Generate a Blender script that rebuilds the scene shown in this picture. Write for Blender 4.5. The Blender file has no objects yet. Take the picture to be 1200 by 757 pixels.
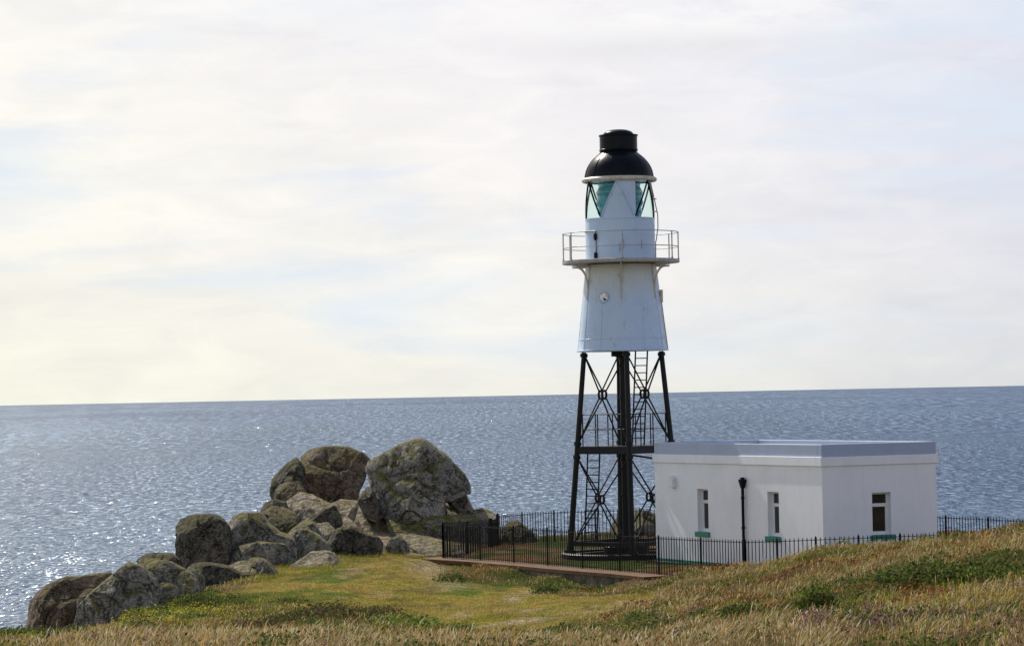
import bpy, bmesh, math, random
import numpy as np
from mathutils import Vector, Matrix
R = math.radians
random.seed(7); rng = np.random.default_rng(11)

# ------------------------------------------------------------------ camera
W, H, FPX = 1200.0, 757.0, 3560.0
HC = 5.34
ROLL = math.atan(0.0194); PITCH = math.atan(84.0 / FPX)
SC = bpy.context.scene
cam_d = bpy.data.cameras.new('camera'); cam = bpy.data.objects.new('camera', cam_d)
SC.collection.objects.link(cam); SC.camera = cam
_f = Vector((0, math.cos(PITCH), math.sin(PITCH)))
_u0 = Vector((0, -math.sin(PITCH), math.cos(PITCH))); _r0 = Vector((1, 0, 0))
_r = math.cos(ROLL) * _r0 - math.sin(ROLL) * _u0
_u = math.cos(ROLL) * _u0 + math.sin(ROLL) * _r0
M3 = Matrix((_r, _u, -_f)).transposed()
cam.matrix_world = Matrix.Translation((0, 0, HC)) @ M3.to_4x4()
cam_d.sensor_width = 36; cam_d.sensor_fit = 'HORIZONTAL'
cam_d.lens = FPX / W * 36
cam_d.clip_start = 0.5; cam_d.clip_end = 120000

def P(px, py, d):
    """world point on the plane y=d seen at photo pixel"""
    v = _f * FPX + _r * (px - W / 2) - _u * (py - H / 2)
    t = d / v.y
    return Vector((v.x * t, d, HC + v.z * t))
def ZX(px, d, z):
    """world x at depth d, height z for photo column px"""
    # solve along y: iterate
    py = 500
    for _ in range(6):
        p = P(px, py, d); py += (p.z - z) * FPX / d
    return P(px, py, d).x

# ------------------------------------------------------------------ sky + sun
SUN_EL, SUN_AZ = R(42), R(30)          # azimuth measured to the left of the view
SKY_STRENGTH, SUN_STRENGTH = 0.1, 5.0
world = bpy.data.worlds.new("World"); SC.world = world; world.use_nodes = True
nt = world.node_tree; nt.nodes.clear()
def N(tree, t, **kw):
    n = tree.nodes.new(t)
    for k, v in kw.items(): setattr(n, k, v)
    return n
out = N(nt, 'ShaderNodeOutputWorld'); bg = N(nt, 'ShaderNodeBackground'); bg.inputs['Strength'].default_value = SKY_STRENGTH
sky = N(nt, 'ShaderNodeTexSky', sky_type='NISHITA', sun_disc=False, sun_elevation=SUN_EL, sun_rotation=-SUN_AZ)
sky.air_density = 1.0; sky.dust_density = 1.5; sky.altitude = 20
tc = N(nt, 'ShaderNodeTexCoord'); sep = N(nt, 'ShaderNodeSeparateXYZ')
nt.links.new(tc.outputs['Generated'], sep.inputs[0])
def wnoise(scale, zs, detail, rough, dist=0.4, off=0.0):
    mp = N(nt, 'ShaderNodeMapping'); mp.inputs['Scale'].default_value = (1, 1, zs); mp.inputs['Location'].default_value = (off, off * .7, off * .3)
    nt.links.new(tc.outputs['Generated'], mp.inputs[0])
    n = N(nt, 'ShaderNodeTexNoise'); n.inputs['Scale'].default_value = scale; n.inputs['Detail'].default_value = detail
    n.inputs['Roughness'].default_value = rough; n.inputs['Distortion'].default_value = dist
    nt.links.new(mp.outputs[0], n.inputs['Vector']); return n.outputs['Fac']
def wramp(src, stops, interp='LINEAR'):
    r = N(nt, 'ShaderNodeValToRGB'); r.color_ramp.interpolation = interp
    e = r.color_ramp.elements
    while len(e) < len(stops): e.new(0.5)
    for i, (p, c) in enumerate(stops):
        e[i].position = p; e[i].color = (c[0], c[1], c[2], 1)
    nt.links.new(src, r.inputs[0]); return r.outputs['Color']
def wmix(fac, a, b, mode='MIX'):
    m = N(nt, 'ShaderNodeMix', data_type='RGBA', blend_type=mode)
    for s, v in ((m.inputs[0], fac), (m.inputs[6], a), (m.inputs[7], b)):
        if hasattr(v, 'node'): nt.links.new(v, s)
        else: s.default_value = v if not isinstance(v, tuple) else (*v, 1)
    return m.outputs[2]
def wmath(op, a, b=None):
    m = N(nt, 'ShaderNodeMath', operation=op)
    for i, v in enumerate((a, b)):
        if v is None: continue
        if hasattr(v, 'node'): nt.links.new(v, m.inputs[i])
        else: m.inputs[i].default_value = v
    return m.outputs[0]
# thin high cloud: cream near the horizon, pinkish white above, veins of pale blue
elev = wramp(sep.outputs['Z'], [(0.0, (9.0, 8.9, 8.15)), (0.06, (9.4, 9.2, 9.0)), (0.14, (9.4, 9.2, 9.4)), (0.5, (7.0, 7.3, 8.2)), (1.0, (5.5, 6.1, 7.4))])
# a little greyer to the right of the view
side = wmath('MULTIPLY', sep.outputs['X'], 1.0)
sidec = wramp(wmath('ADD', wmath('MULTIPLY', sep.outputs['X'], 2.2), 0.5), [(0.1, (1.04, 1.04, 0.97)), (0.5, (1.0, 1.0, 1.0)), (0.9, (0.80, 0.83, 0.93))])
cl = wmix(1.0, elev, sidec, 'MULTIPLY')
streak = wnoise(5.0, 4.5, 6, 0.55, 0.5)
cl2 = wmix(1.0, cl, wramp(streak, [(0.3, (0.93, 0.93, 0.95)), (0.5, (1, 1, 1)), (0.72, (1.06, 1.05, 1.04))]), 'MULTIPLY')
fine = wnoise(26.0, 3.2, 7, 0.6, 0.8, 3.3)
cl3 = wmix(1.0, cl2, wramp(fine, [(0.32, (0.945, 0.945, 0.965)), (0.68, (1.035, 1.03, 1.02))]), 'MULTIPLY')
gap = wnoise(6.5, 6.0, 5, 0.5, 0.6, 8.1)
gapf = wramp(gap, [(0.52, (0, 0, 0)), (0.68, (0.6, 0.6, 0.6))])
bluish = wmix(0.55, (7.3, 8.1, 9.2), sky.outputs[0])
bluish = (7.0, 8.1, 9.4)
c4 = wmix(gapf, cl3, bluish)
# a denser cloud bank high on the right: bright top, grey underside
def gauss(cx_, wx_, cz_, wz_):
    a = wmath('POWER', wmath('ABSOLUTE', wmath('DIVIDE', wmath('SUBTRACT', sep.outputs['X'], cx_), wx_)), 2.0)
    b = wmath('POWER', wmath('ABSOLUTE', wmath('DIVIDE', wmath('SUBTRACT', sep.outputs['Z'], cz_), wz_)), 2.0)
    return wmath('EXPONENT', wmath('MULTIPLY', wmath('ADD', a, b), -1.0))
pn_ = wnoise(30.0, 2.6, 6, 0.6, 0.6, 5.5)
pf = wramp(pn_, [(0.36, (0.0, 0, 0)), (0.58, (1, 1, 1))])
c4 = wmix(wmath('MULTIPLY', gauss(.055, .075, .1235, .010), pf), c4, (9.7, 9.6, 9.5))
c4 = wmix(wmath('MULTIPLY', gauss(.060, .055, .1125, .0045), wmath('MULTIPLY', pf, .75)), c4, (7.9, 7.8, 8.1))
# real sky shows through more overhead
thin = wramp(sep.outputs['Z'], [(0.14, (0.0, 0, 0)), (0.5, (0.72, 0, 0))])
thin2 = N(nt, 'ShaderNodeSeparateColor'); nt.links.new(thin, thin2.inputs[0])
final = wmix(thin2.outputs[0], c4, sky.outputs[0])
nt.links.new(final, bg.inputs['Color']); nt.links.new(bg.outputs[0], out.inputs[0])

sd = bpy.data.lights.new('sun', 'SUN'); sd.energy = SUN_STRENGTH; sd.angle = R(0.6); sd.color = (1.0, 0.93, 0.82)
sun = bpy.data.objects.new('sun', sd); SC.collection.objects.link(sun)
sdir = Vector((-math.sin(SUN_AZ) * math.cos(SUN_EL), math.cos(SUN_AZ) * math.cos(SUN_EL), math.sin(SUN_EL)))
sun.rotation_euler = sdir.to_track_quat('Z', 'Y').to_euler()

SC.view_settings.view_transform = 'Standard'; SC.view_settings.look = 'None'
SC.view_settings.exposure = 0.0; SC.view_settings.gamma = 1.0; SC.view_settings.use_curve_mapping = False
SC.render.engine = 'CYCLES'
SC.cycles.max_bounces = 6

# ------------------------------------------------------------------ numpy noise
def _hash(ix, iy, iz, seed):
    h = (ix.astype(np.int64) * 374761393 + iy.astype(np.int64) * 668265263 + iz.astype(np.int64) * 2147483647 + seed * 974634777) & 0xffffffff
    h = ((h ^ (h >> 13)) * 1274126177) & 0xffffffff
    h = ((h ^ (h >> 16)) * 2246822519) & 0xffffffff
    return ((h ^ (h >> 15)) & 0xffff) / 65535.0
def vnoise(p, seed=0):
    p = np.asarray(p, float)
    if p.shape[1] == 2: p = np.c_[p, np.zeros(len(p))]
    i = np.floor(p).astype(np.int64); f = p - i; f = f * f * (3 - 2 * f)
    r = 0
    for dx in (0, 1):
        for dy in (0, 1):
            for dz in (0, 1):
                w = (f[:, 0] if dx else 1 - f[:, 0]) * (f[:, 1] if dy else 1 - f[:, 1]) * (f[:, 2] if dz else 1 - f[:, 2])
                r = r + w * _hash(i[:, 0] + dx, i[:, 1] + dy, i[:, 2] + dz, seed)
    return r * 2 - 1
def fbm(p, oct=4, seed=0, gain=0.5):
    p = np.asarray(p, float); a = 1.0; s = 0; t = 0
    for k in range(oct):
        s = s + a * vnoise(p * (2.03 ** k) + 17.3 * k, seed + k); t += a; a *= gain
    return s / t
def sstep(a, b, x):
    t = np.clip((x - a) / (b - a), 0, 1); return t * t * (3 - 2 * t)

# ------------------------------------------------------------------ materials
def mat(name, color=(0.5, 0.5, 0.5), rough=0.6, metal=0.0, spec=0.5, build=None):
    m = bpy.data.materials.new(name); m.use_nodes = True
    t = m.node_tree; b = t.nodes['Principled BSDF']
    b.inputs['Base Color'].default_value = (*color, 1); b.inputs['Roughness'].default_value = rough
    b.inputs['Metallic'].default_value = metal; b.inputs['Specular IOR Level'].default_value = spec
    if build: build(t, b)
    return m
def tnoise(t, scale, detail=4, rough=0.55, vec=None, out='Fac', scl=None):
    n = t.nodes.new('ShaderNodeTexNoise'); n.inputs['Scale'].default_value = scale
    n.inputs['Detail'].default_value = detail; n.inputs['Roughness'].default_value = rough
    if vec is None:
        g = t.nodes.new('ShaderNodeTexCoord'); vec = g.outputs['Object']
    if scl:
        mp = t.nodes.new('ShaderNodeMapping'); mp.inputs['Scale'].default_value = scl
        t.links.new(vec, mp.inputs[0]); vec = mp.outputs[0]
    t.links.new(vec, n.inputs['Vector']); return n.outputs[out]
def tramp(t, src, stops):
    r = t.nodes.new('ShaderNodeValToRGB'); e = r.color_ramp.elements
    while len(e) < len(stops): e.new(0.5)
    for i, (p, c) in enumerate(stops):
        e[i].position = p
        if not isinstance(c, tuple): c = (c, c, c)
        e[i].color = (*c, 1)
    t.links.new(src, r.inputs[0]); return r.outputs['Color']
def tmix(t, fac, a, b, mode='MIX'):
    m = t.nodes.new('ShaderNodeMix'); m.data_type = 'RGBA'; m.blend_type = mode
    for s, v in ((m.inputs[0], fac), (m.inputs[6], a), (m.inputs[7], b)):
        if hasattr(v, 'node'): t.links.new(v, s)
        else: s.default_value = v if not isinstance(v, tuple) else (*v, 1)
    return m.outputs[2]
def tmath(t, op, a, b=None, clamp=False):
    m = t.nodes.new('ShaderNodeMath'); m.operation = op; m.use_clamp = clamp
    for i, v in enumerate((a, b)):
        if v is None: continue
        if hasattr(v, 'node'): t.links.new(v, m.inputs[i])
        else: m.inputs[i].default_value = v
    return m.outputs[0]
def tbump(t, b, h, strength=0.3, dist=0.02):
    n = t.nodes.new('ShaderNodeBump'); n.inputs['Strength'].default_value = strength; n.inputs['Distance'].default_value = dist
    t.links.new(h, n.inputs['Height']); t.links.new(n.outputs[0], b.inputs['Normal']); return n

def painted(base, dirt, amt=0.6, scale=1.2, streak=True, bump=0.15):
    def f(t, b):
        n1 = tnoise(t, scale, 6, 0.6)
        c = tmix(t, tramp(t, n1, [(0.45, 0.0), (0.75, amt)]), base, dirt)
        if streak:
            n2 = tnoise(t, 6.0, 5, 0.65, scl=(1, 1, 0.12))
            c = tmix(t, tramp(t, n2, [(0.52, 0.0), (0.78, amt * .8)]), c, dirt)
        t.links.new(c, b.inputs['Base Color'])
        n3 = tnoise(t, 14, 5, 0.6)
        t.links.new(tramp(t, n3, [(0.3, 0.35), (0.7, 0.6)]), b.inputs['Roughness'])
        tbump(t, b, n3, bump, 0.01)
    return f
M = {}
M['white_render'] = mat('white_render', (.82, .82, .82), .75, build=painted((.84, .87, .93), (.60, .61, .64), .35, .7, True, .25))
M['parapet_paint'] = mat('parapet_paint', (.78, .8, .84), .6, build=painted((.37, .44, .61), (.28, .34, .46), .45, 1.1, True, .2))
M['roof_felt'] = mat('roof_felt', (.5, .52, .55), .85, build=painted((.50, .52, .56), (.33, .33, .33), .6, .8, False, .3))
M['green_paint'] = mat('green_paint', (.02, .22, .14), .4, build=painted((.015, .23, .15), (.05, .12, .09), .5, 2, False))
M['frame_white'] = mat('frame_white', (.78, .8, .8), .4, build=painted((.78, .80, .81), (.5, .5, .48), .3, 3, True))
M['bright_white'] = mat('bright_white', (.95, .95, .93), .5)
M['dark_glass'] = mat('dark_glass', (.012, .016, .018), .06, spec=.6)
M['black_iron'] = mat('black_iron', (.012, .014, .017), .42, spec=.22, build=painted((.005, .007, .009), (.022, .016, .012), .6, 4, True, .3))
M['black_gloss'] = mat('black_gloss', (.010, .014, .02), .27, spec=.12, build=lambda t, b: (
    t.links.new(tmix(t, tramp(t, tnoise(t, 2.2, 6, .6), [(.45, 0.0), (.8, .8)]), (.004, .006, .011), (.014, .014, .018)), b.inputs['Base Color']),
    t.links.new(tramp(t, tnoise(t, 6, 5, .6), [(.3, .25), (.75, .42)]), b.inputs['Roughness']), None)[-1])
def steelpaint(t, b):
    # weathered gloss paint; streaky yellowish tint growing stronger towards the gallery
    g = t.nodes.new('ShaderNodeTexCoord'); sp = t.nodes.new('ShaderNodeSeparateXYZ'); t.links.new(g.outputs['Object'], sp.inputs[0])
    base = tmix(t, tramp(t, tnoise(t, 1.1, 6, .6), [(.4, 0.0), (.75, .5)]), (.50, .64, .83), (.42, .55, .74))
    st = tnoise(t, 5.0, 6, .65, scl=(1, 1, .13))
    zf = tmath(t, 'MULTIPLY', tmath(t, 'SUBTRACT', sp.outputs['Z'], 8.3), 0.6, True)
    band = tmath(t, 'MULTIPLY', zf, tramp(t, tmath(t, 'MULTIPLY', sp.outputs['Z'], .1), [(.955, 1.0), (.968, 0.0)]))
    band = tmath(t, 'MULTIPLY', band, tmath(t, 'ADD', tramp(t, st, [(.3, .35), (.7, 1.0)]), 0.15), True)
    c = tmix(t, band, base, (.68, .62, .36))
    rust = tmath(t, 'MULTIPLY', tramp(t, tnoise(t, 9, 6, .7, scl=(1, 1, .2)), [(.58, 0.0), (.74, .8)]), 1.0)
    c = tmix(t, rust, c, (.34, .24, .12))
    t.links.new(c, b.inputs['Base Color'])
    n3 = tnoise(t, 3, 5, .6); t.links.new(tramp(t, n3, [(.3, .28), (.7, .5)]), b.inputs['Roughness'])
    tbump(t, b, n3, .25, .02)
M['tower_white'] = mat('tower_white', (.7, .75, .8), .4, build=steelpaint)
M['cream_iron'] = mat('cream_iron', (.6, .56, .45), .5, build=painted((.62, .58, .48), (.36, .25, .13), .8, 5, True, .4))
M['rail_paint'] = mat('rail_paint', (.5, .5, .47), .45, build=painted((.42, .42, .41), (.26, .19, .13), .7, 9, True, .3))
M['teal_lens'] = mat('teal_lens', (.03, .2, .22), .1, build=lambda t, b: (t.links.new(tmix(t, tramp(t, tnoise(t, 2.0, 3, .5), [(.4, 0.0), (.65, 1.0)]), (.07, .28, .33), (.15, .46, .52)), b.inputs['Base Color']), None)[-1])
def glassmat(name, tint, tr):
    m = bpy.data.materials.new(name); m.use_nodes = True; t = m.node_tree; t.nodes.clear()
    o = t.nodes.new('ShaderNodeOutputMaterial'); a = t.nodes.new('ShaderNodeBsdfTransparent'); a.inputs[0].default_value = (*tint, 1)
    g = t.nodes.new('ShaderNodeBsdfGlossy'); g.inputs['Roughness'].default_value = .05
    x = t.nodes.new('ShaderNodeMixShader'); lwn = t.nodes.new('ShaderNodeLayerWeight'); lwn.inputs[0].default_value = .12; lw = t.nodes.new('ShaderNodeMath'); lw.operation = 'MULTIPLY'; lw.inputs[1].default_value = .35; t.links.new(lwn.outputs['Facing'], lw.inputs[0])
    t.links.new(lw.outputs[0], x.inputs[0]); t.links.new(a.outputs[0], x.inputs[1]); t.links.new(g.outputs[0], x.inputs[2]); t.links.new(x.outputs[0], o.inputs[0])
    return m
M['lantern_glass'] = glassmat('lantern_glass', (.86, .97, .945), .9)
M['concrete'] = mat('concrete', (.2, .17, .14), .9, build=lambda t, b: (
    t.links.new(tmix(t, tramp(t, tnoise(t, 3, 7, .65), [(.4, 0.0), (.6, 1.0)]), (.05, .048, .03), (.17, .14, .11)), b.inputs['Base Color']),
    tbump(t, b, tnoise(t, 9, 6, .6), .8, .04))[-1])
M['rust_cap'] = mat('rust_cap', (.3, .15, .07), .9, build=lambda t, b: (
    t.links.new(tmix(t, tramp(t, tnoise(t, 2.2, 7, .65), [(.4, 0.0), (.65, 1.0)]), (.10, .038, .012), (.15, .075, .03)), b.inputs['Base Color']),
    tbump(t, b, tnoise(t, 9, 6, .6), .8, .04))[-1])

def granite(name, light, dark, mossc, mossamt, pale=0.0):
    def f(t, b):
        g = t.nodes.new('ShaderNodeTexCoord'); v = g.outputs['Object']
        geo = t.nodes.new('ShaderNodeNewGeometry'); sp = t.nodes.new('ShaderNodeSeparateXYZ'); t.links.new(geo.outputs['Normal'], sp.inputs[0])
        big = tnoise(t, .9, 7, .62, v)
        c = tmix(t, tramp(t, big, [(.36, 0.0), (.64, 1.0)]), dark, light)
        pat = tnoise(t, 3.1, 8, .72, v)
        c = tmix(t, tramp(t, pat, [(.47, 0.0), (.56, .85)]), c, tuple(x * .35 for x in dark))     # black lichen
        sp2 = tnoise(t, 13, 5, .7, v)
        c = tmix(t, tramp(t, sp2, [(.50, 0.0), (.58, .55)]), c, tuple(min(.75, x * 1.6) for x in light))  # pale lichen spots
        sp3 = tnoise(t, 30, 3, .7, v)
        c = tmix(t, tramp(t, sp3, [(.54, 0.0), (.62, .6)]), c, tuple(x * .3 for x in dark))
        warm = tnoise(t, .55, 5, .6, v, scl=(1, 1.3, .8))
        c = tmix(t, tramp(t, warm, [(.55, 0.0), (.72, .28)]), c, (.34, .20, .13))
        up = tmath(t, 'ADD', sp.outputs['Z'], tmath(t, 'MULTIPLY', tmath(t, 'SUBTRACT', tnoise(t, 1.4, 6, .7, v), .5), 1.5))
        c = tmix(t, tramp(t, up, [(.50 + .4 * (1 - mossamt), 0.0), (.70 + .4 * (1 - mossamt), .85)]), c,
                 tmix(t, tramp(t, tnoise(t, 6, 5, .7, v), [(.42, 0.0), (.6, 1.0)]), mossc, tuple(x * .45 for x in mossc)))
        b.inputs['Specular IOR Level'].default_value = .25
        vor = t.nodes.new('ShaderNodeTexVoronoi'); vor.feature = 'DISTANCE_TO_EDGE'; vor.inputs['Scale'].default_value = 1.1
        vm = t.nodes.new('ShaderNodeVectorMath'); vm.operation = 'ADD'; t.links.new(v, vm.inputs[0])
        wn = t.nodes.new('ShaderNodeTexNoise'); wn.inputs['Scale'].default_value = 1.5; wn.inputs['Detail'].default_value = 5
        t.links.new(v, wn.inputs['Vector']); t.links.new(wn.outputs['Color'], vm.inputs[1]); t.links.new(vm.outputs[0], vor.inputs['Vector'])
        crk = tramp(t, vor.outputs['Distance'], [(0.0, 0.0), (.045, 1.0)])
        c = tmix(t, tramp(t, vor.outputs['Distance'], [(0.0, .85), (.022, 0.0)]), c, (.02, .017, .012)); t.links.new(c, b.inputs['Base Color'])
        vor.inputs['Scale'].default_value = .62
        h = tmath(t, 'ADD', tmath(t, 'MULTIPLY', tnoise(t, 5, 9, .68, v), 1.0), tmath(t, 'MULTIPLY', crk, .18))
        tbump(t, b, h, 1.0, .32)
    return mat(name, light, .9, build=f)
M['granite'] = granite('granite', (.46, .43, .36), (.15, .142, .115), (.22, .19, .035), .82)
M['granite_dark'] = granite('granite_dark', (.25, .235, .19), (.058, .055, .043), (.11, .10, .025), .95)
M['granite_pale'] = granite('granite_pale', (.52, .44, .34), (.30, .23, .16), (.24, .20, .06), .3)
M['granite_brown'] = granite('granite_brown', (.31, .23, .16), (.11, .08, .05), (.17, .15, .035), .6)

# ------------------------------------------------------------------ helpers
COL = SC.collection
def link_mesh(name, verts, faces, material, parent=None, smooth=False, loc=None):
    me = bpy.data.meshes.new(name); me.from_pydata([tuple(v) for v in verts], [], faces); me.update()
    if material: me.materials.append(material)
    if smooth:
        me.polygons.foreach_set('use_smooth', [True] * len(me.polygons))
    o = bpy.data.objects.new(name, me); COL.objects.link(o)
    if parent: o.parent = parent
    if loc is not None: o.location = loc
    return o
class MB:
    def __init__(s): s.v = []; s.f = []; s.sm = []
    def add(s, vs, fs, smooth=False):
        k = len(s.v); s.v += [tuple(v) for v in vs]; s.f += [tuple(i + k for i in f) for f in fs]; s.sm += [smooth] * len(fs); return s
    def box(s, x0, x1, y0, y1, z0, z1):
        vs = [(x, y, z) for z in (z0, z1) for y in (y0, y1) for x in (x0, x1)]
        return s.add(vs, [(0, 2, 3, 1), (4, 5, 7, 6), (0, 1, 5, 4), (2, 6, 7, 3), (0, 4, 6, 2), (1, 3, 7, 5)])
    def bar(s, a, b, w, h=None, up=(0, 0, 1)):
        a = Vector(a); b = Vector(b); h = h or w; d = (b - a).normalized(); up = Vector(up)
        if abs(d.dot(up)) > .98: up = Vector((0, 1, 0))
        x = d.cross(up).normalized() * w / 2; z = x.cross(d).normalized() * h / 2
        vs = [p + i * x + j * z for p in (a, b) for i, j in ((-1, -1), (1, -1), (1, 1), (-1, 1))]
        return s.add(vs, [(0, 1, 2, 3), (7, 6, 5, 4), (0, 4, 5, 1), (1, 5, 6, 2), (2, 6, 7, 3), (3, 7, 4, 0)])
    def tube(s, pts, r, n=8, cap=True):
        pts = [Vector(p) for p in pts]; k = len(pts); vs = []
        prev = None
        for i, p in enumerate(pts):
            d = (pts[min(i + 1, k - 1)] - pts[max(i - 1, 0)]).normalized()
            up = Vector((0, 0, 1)) if abs(d.z) < .95 else Vector((0, 1, 0))
            if prev is not None:
                x = (prev - d * prev.dot(d)).normalized()
            else: x = d.cross(up).normalized()
            prev = x; y = d.cross(x)
            rr = r[i] if isinstance(r, (list, tuple)) else r
            vs += [p + rr * (math.cos(2 * math.pi * j / n) * x + math.sin(2 * math.pi * j / n) * y) for j in range(n)]
        fs = [(i * n + j, i * n + (j + 1) % n, (i + 1) * n + (j + 1) % n, (i + 1) * n + j) for i in range(k - 1) for j in range(n)]
        s.add(vs, fs, True)
        if cap: s.add([vs[j] for j in range(n)], [tuple(range(n))[::-1]]); s.add([vs[(k - 1) * n + j] for j in range(n)], [tuple(range(n))])
        return s
    def lathe(s, prof, c=(0, 0), n=48, a0=0.0, a1=2 * math.pi, smooth=True):
        full = abs(a1 - a0 - 2 * math.pi) < 1e-6; m = n if full else n + 1; vs = []
        for r, z in prof:
            for j in range(m):
                a = a0 + (a1 - a0) * j / n; vs.append((c[0] + r * math.cos(a), c[1] + r * math.sin(a), z))
        fs = []
        for i in range(len(prof) - 1):
            for j in range(n):
                j2 = (j + 1) % m if full else j + 1
                fs.append((i * m + j, i * m + j2, (i + 1) * m + j2, (i + 1) * m + j))
        return s.add(vs, fs, smooth)
    def build(s, name, material, parent=None):
        me = bpy.data.meshes.new(name); me.from_pydata(s.v, [], s.f); me.update(); me.materials.append(material)
        me.polygons.foreach_set('use_smooth', s.sm)
        o = bpy.data.objects.new(name, me); COL.objects.link(o)
        if parent: o.parent = parent
        return o
def sharp(o, ang=35):
    me = o.data; bm = bmesh.new(); bm.from_mesh(me)
    bmesh.ops.remove_doubles(bm, verts=bm.verts, dist=1e-5)
    bmesh.ops.recalc_face_normals(bm, faces=bm.faces)
    for e in bm.edges:
        if len(e.link_faces) == 2 and e.calc_face_angle(0) > R(ang): e.smooth = False
    bm.to_mesh(me); bm.free(); return o
def bevel(o, w=.01, seg=2):
    m = o.modifiers.new('bevel', 'BEVEL'); m.width = w; m.segments = seg; m.limit_method = 'ANGLE'; return o
def empty(name, loc=(0, 0, 0), rz=0):
    o = bpy.data.objects.new(name, None); COL.objects.link(o); o.location = loc; o.rotation_euler = (0, 0, rz); o.empty_display_size = .3; return o
def tag(o, label, cat, group=None, kind=None):
    if label: o['label'] = label
    if cat: o['category'] = cat
    if group: o['group'] = group
    if kind: o['kind'] = kind
    return o

# ------------------------------------------------------------------ terrain
# per photo column: (depth, height) along the line of sight; columns interpolated smoothly
def zc(px, py, d): return P(px, py, d).z
def col(px, pts, tail):
    out = []
    for a in pts:
        d, v, kind = a
        out.append((d, zc(px, v, d) if kind == 'y' else v))
    return (px, out + tail)
Y, Z = 'y', 'z'
CLIFF = lambda d, z: [(d, z), (d + 6, z - 3), (d + 14, z - 10), (d + 40, z - 26), (400, -32)]
COLS = [
 col(-500, [(4, 3.9, Z), (24, 3.0, Z), (40, 1.6, Z), (55, .2, Z)], CLIFF(60, -1)),
 col(0,   [(4, 3.75, Z), (14, 3.5, Z), (28, 767, Y), (42, 762, Y), (52, 752, Y), (60, 741, Y)], CLIFF(66, -.3)),
 col(150, [(4, 3.75, Z), (14, 3.5, Z), (28, 765, Y), (45, 752, Y), (58, 738, Y), (70, 725, Y), (76, 716, Y)], CLIFF(82, -.6)),
 col(215, [(4, 3.75, Z), (14, 3.5, Z), (28, 764, Y), (46, 748, Y), (60, 733, Y), (76, 708, Y), (84, 692, Y)], CLIFF(90, -.4)),
 col(300, [(4, 3.75, Z), (14, 3.5, Z), (28, 764, Y), (44, 748, Y), (52, 741, Y), (62, 726, Y), (76, 706, Y), (90, 680, Y), (99, 660, Y)], CLIFF(106, .2)),
 col(370, [(4, 3.75, Z), (14, 3.5, Z), (28, 764, Y), (42, 746, Y), (50, 728, Y), (56, 717, Y), (62, .9, Z), (76, 705, Y), (90, 677, Y), (101, 654, Y), (108, 625, Y), (115, 598, Y)], CLIFF(122, .6)),
 col(450, [(4, 3.75, Z), (14, 3.5, Z), (28, 768, Y), (42, 750, Y), (50, 730, Y), (55, 720, Y), (62, .6, Z), (74, 714, Y), (82, 699, Y), (103, 650, Y), (110, 624, Y), (115, 605, Y)], CLIFF(121, .6)),
 col(520, [(4, 3.75, Z), (14, 3.5, Z), (28, 770, Y), (40, 754, Y), (47, 746, Y), (60, .65, Z), (72, 729, Y), (86, 692, Y), (97, 673, Y), (104, 652, Y), (110, 632, Y), (114, 620, Y)], CLIFF(120, .2)),
 col(600, [(4, 3.75, Z), (14, 3.5, Z), (28, 770, Y), (40, 753, Y), (47, 1.4, Z), (60, .45, Z), (70, 731, Y), (80, 706, Y), (88, 692, Y), (95, 680, Y), (97.5, -.1, Z), (109, -.05, Z)], CLIFF(116, -.2)),
 col(680, [(4, 3.75, Z), (14, 3.5, Z), (28, 769, Y), (40, 754, Y), (47, 1.5, Z), (60, 742, Y), (66, 733, Y), (78, 704, Y), (88, 694, Y), (92.5, 687, Y), (95, -.08, Z), (111, -.05, Z)], CLIFF(117, -.2)),
 col(750, [(4, 3.75, Z), (14, 3.5, Z), (28, 769, Y), (42, 753, Y), (54, 738, Y), (66, 717, Y), (80, 696, Y), (89, 682, Y), (91.6, -.06, Z), (112, -.05, Z)], CLIFF(118, -.2)),
 col(810, [(4, 3.75, Z), (14, 3.5, Z), (27, 763, Y), (42, 741, Y), (56, 718, Y), (72, 692, Y), (85, 668, Y), (88.5, -.02, Z), (112, -.05, Z)], CLIFF(118, -.2)),
 col(870, [(4, 3.75, Z), (14, 3.5, Z), (26, 763, Y), (40, 740, Y), (55, 712, Y), (68, 692, Y), (78, 670, Y), (83, 658, Y), (86.5, .1, Z), (112, 0, Z)], CLIFF(118, -.2)),
 col(965, [(4, 3.75, Z), (14, 3.5, Z), (25, 762, Y), (38, 730, Y), (50, 705, Y), (62, 683, Y), (75, 654, Y), (81, 643, Y), (86, .25, Z), (90, .05, Z), (112, 0, Z)], CLIFF(118, -.2)),
 col(1100, [(4, 3.75, Z), (14, 3.5, Z), (24, 761, Y), (36, 712, Y), (50, 670, Y), (64, 645, Y), (77, 630, Y), (82, 1.15, Z), (87, .3, Z), (92, .1, Z), (112, 0, Z)], CLIFF(118, -.2)),
 col(1200, [(4, 3.75, Z), (14, 3.5, Z), (23, 761, Y), (34, 710, Y), (48, 665, Y), (62, 630, Y), (76, 617, Y), (84, 1.2, Z), (90, .3, Z), (112, 0, Z)], CLIFF(118, -.2)),
 col(1700, [(4, 3.85, Z), (14, 3.8, Z), (40, 3.4, Z), (70, 2.6, Z), (88, 1.2, Z), (112, 0, Z)], CLIFF(118, -.2)),
]
_us = np.array([(c[0] - W / 2) / FPX for c in COLS])
_dg = np.linspace(0, 400, 1601)
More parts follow.
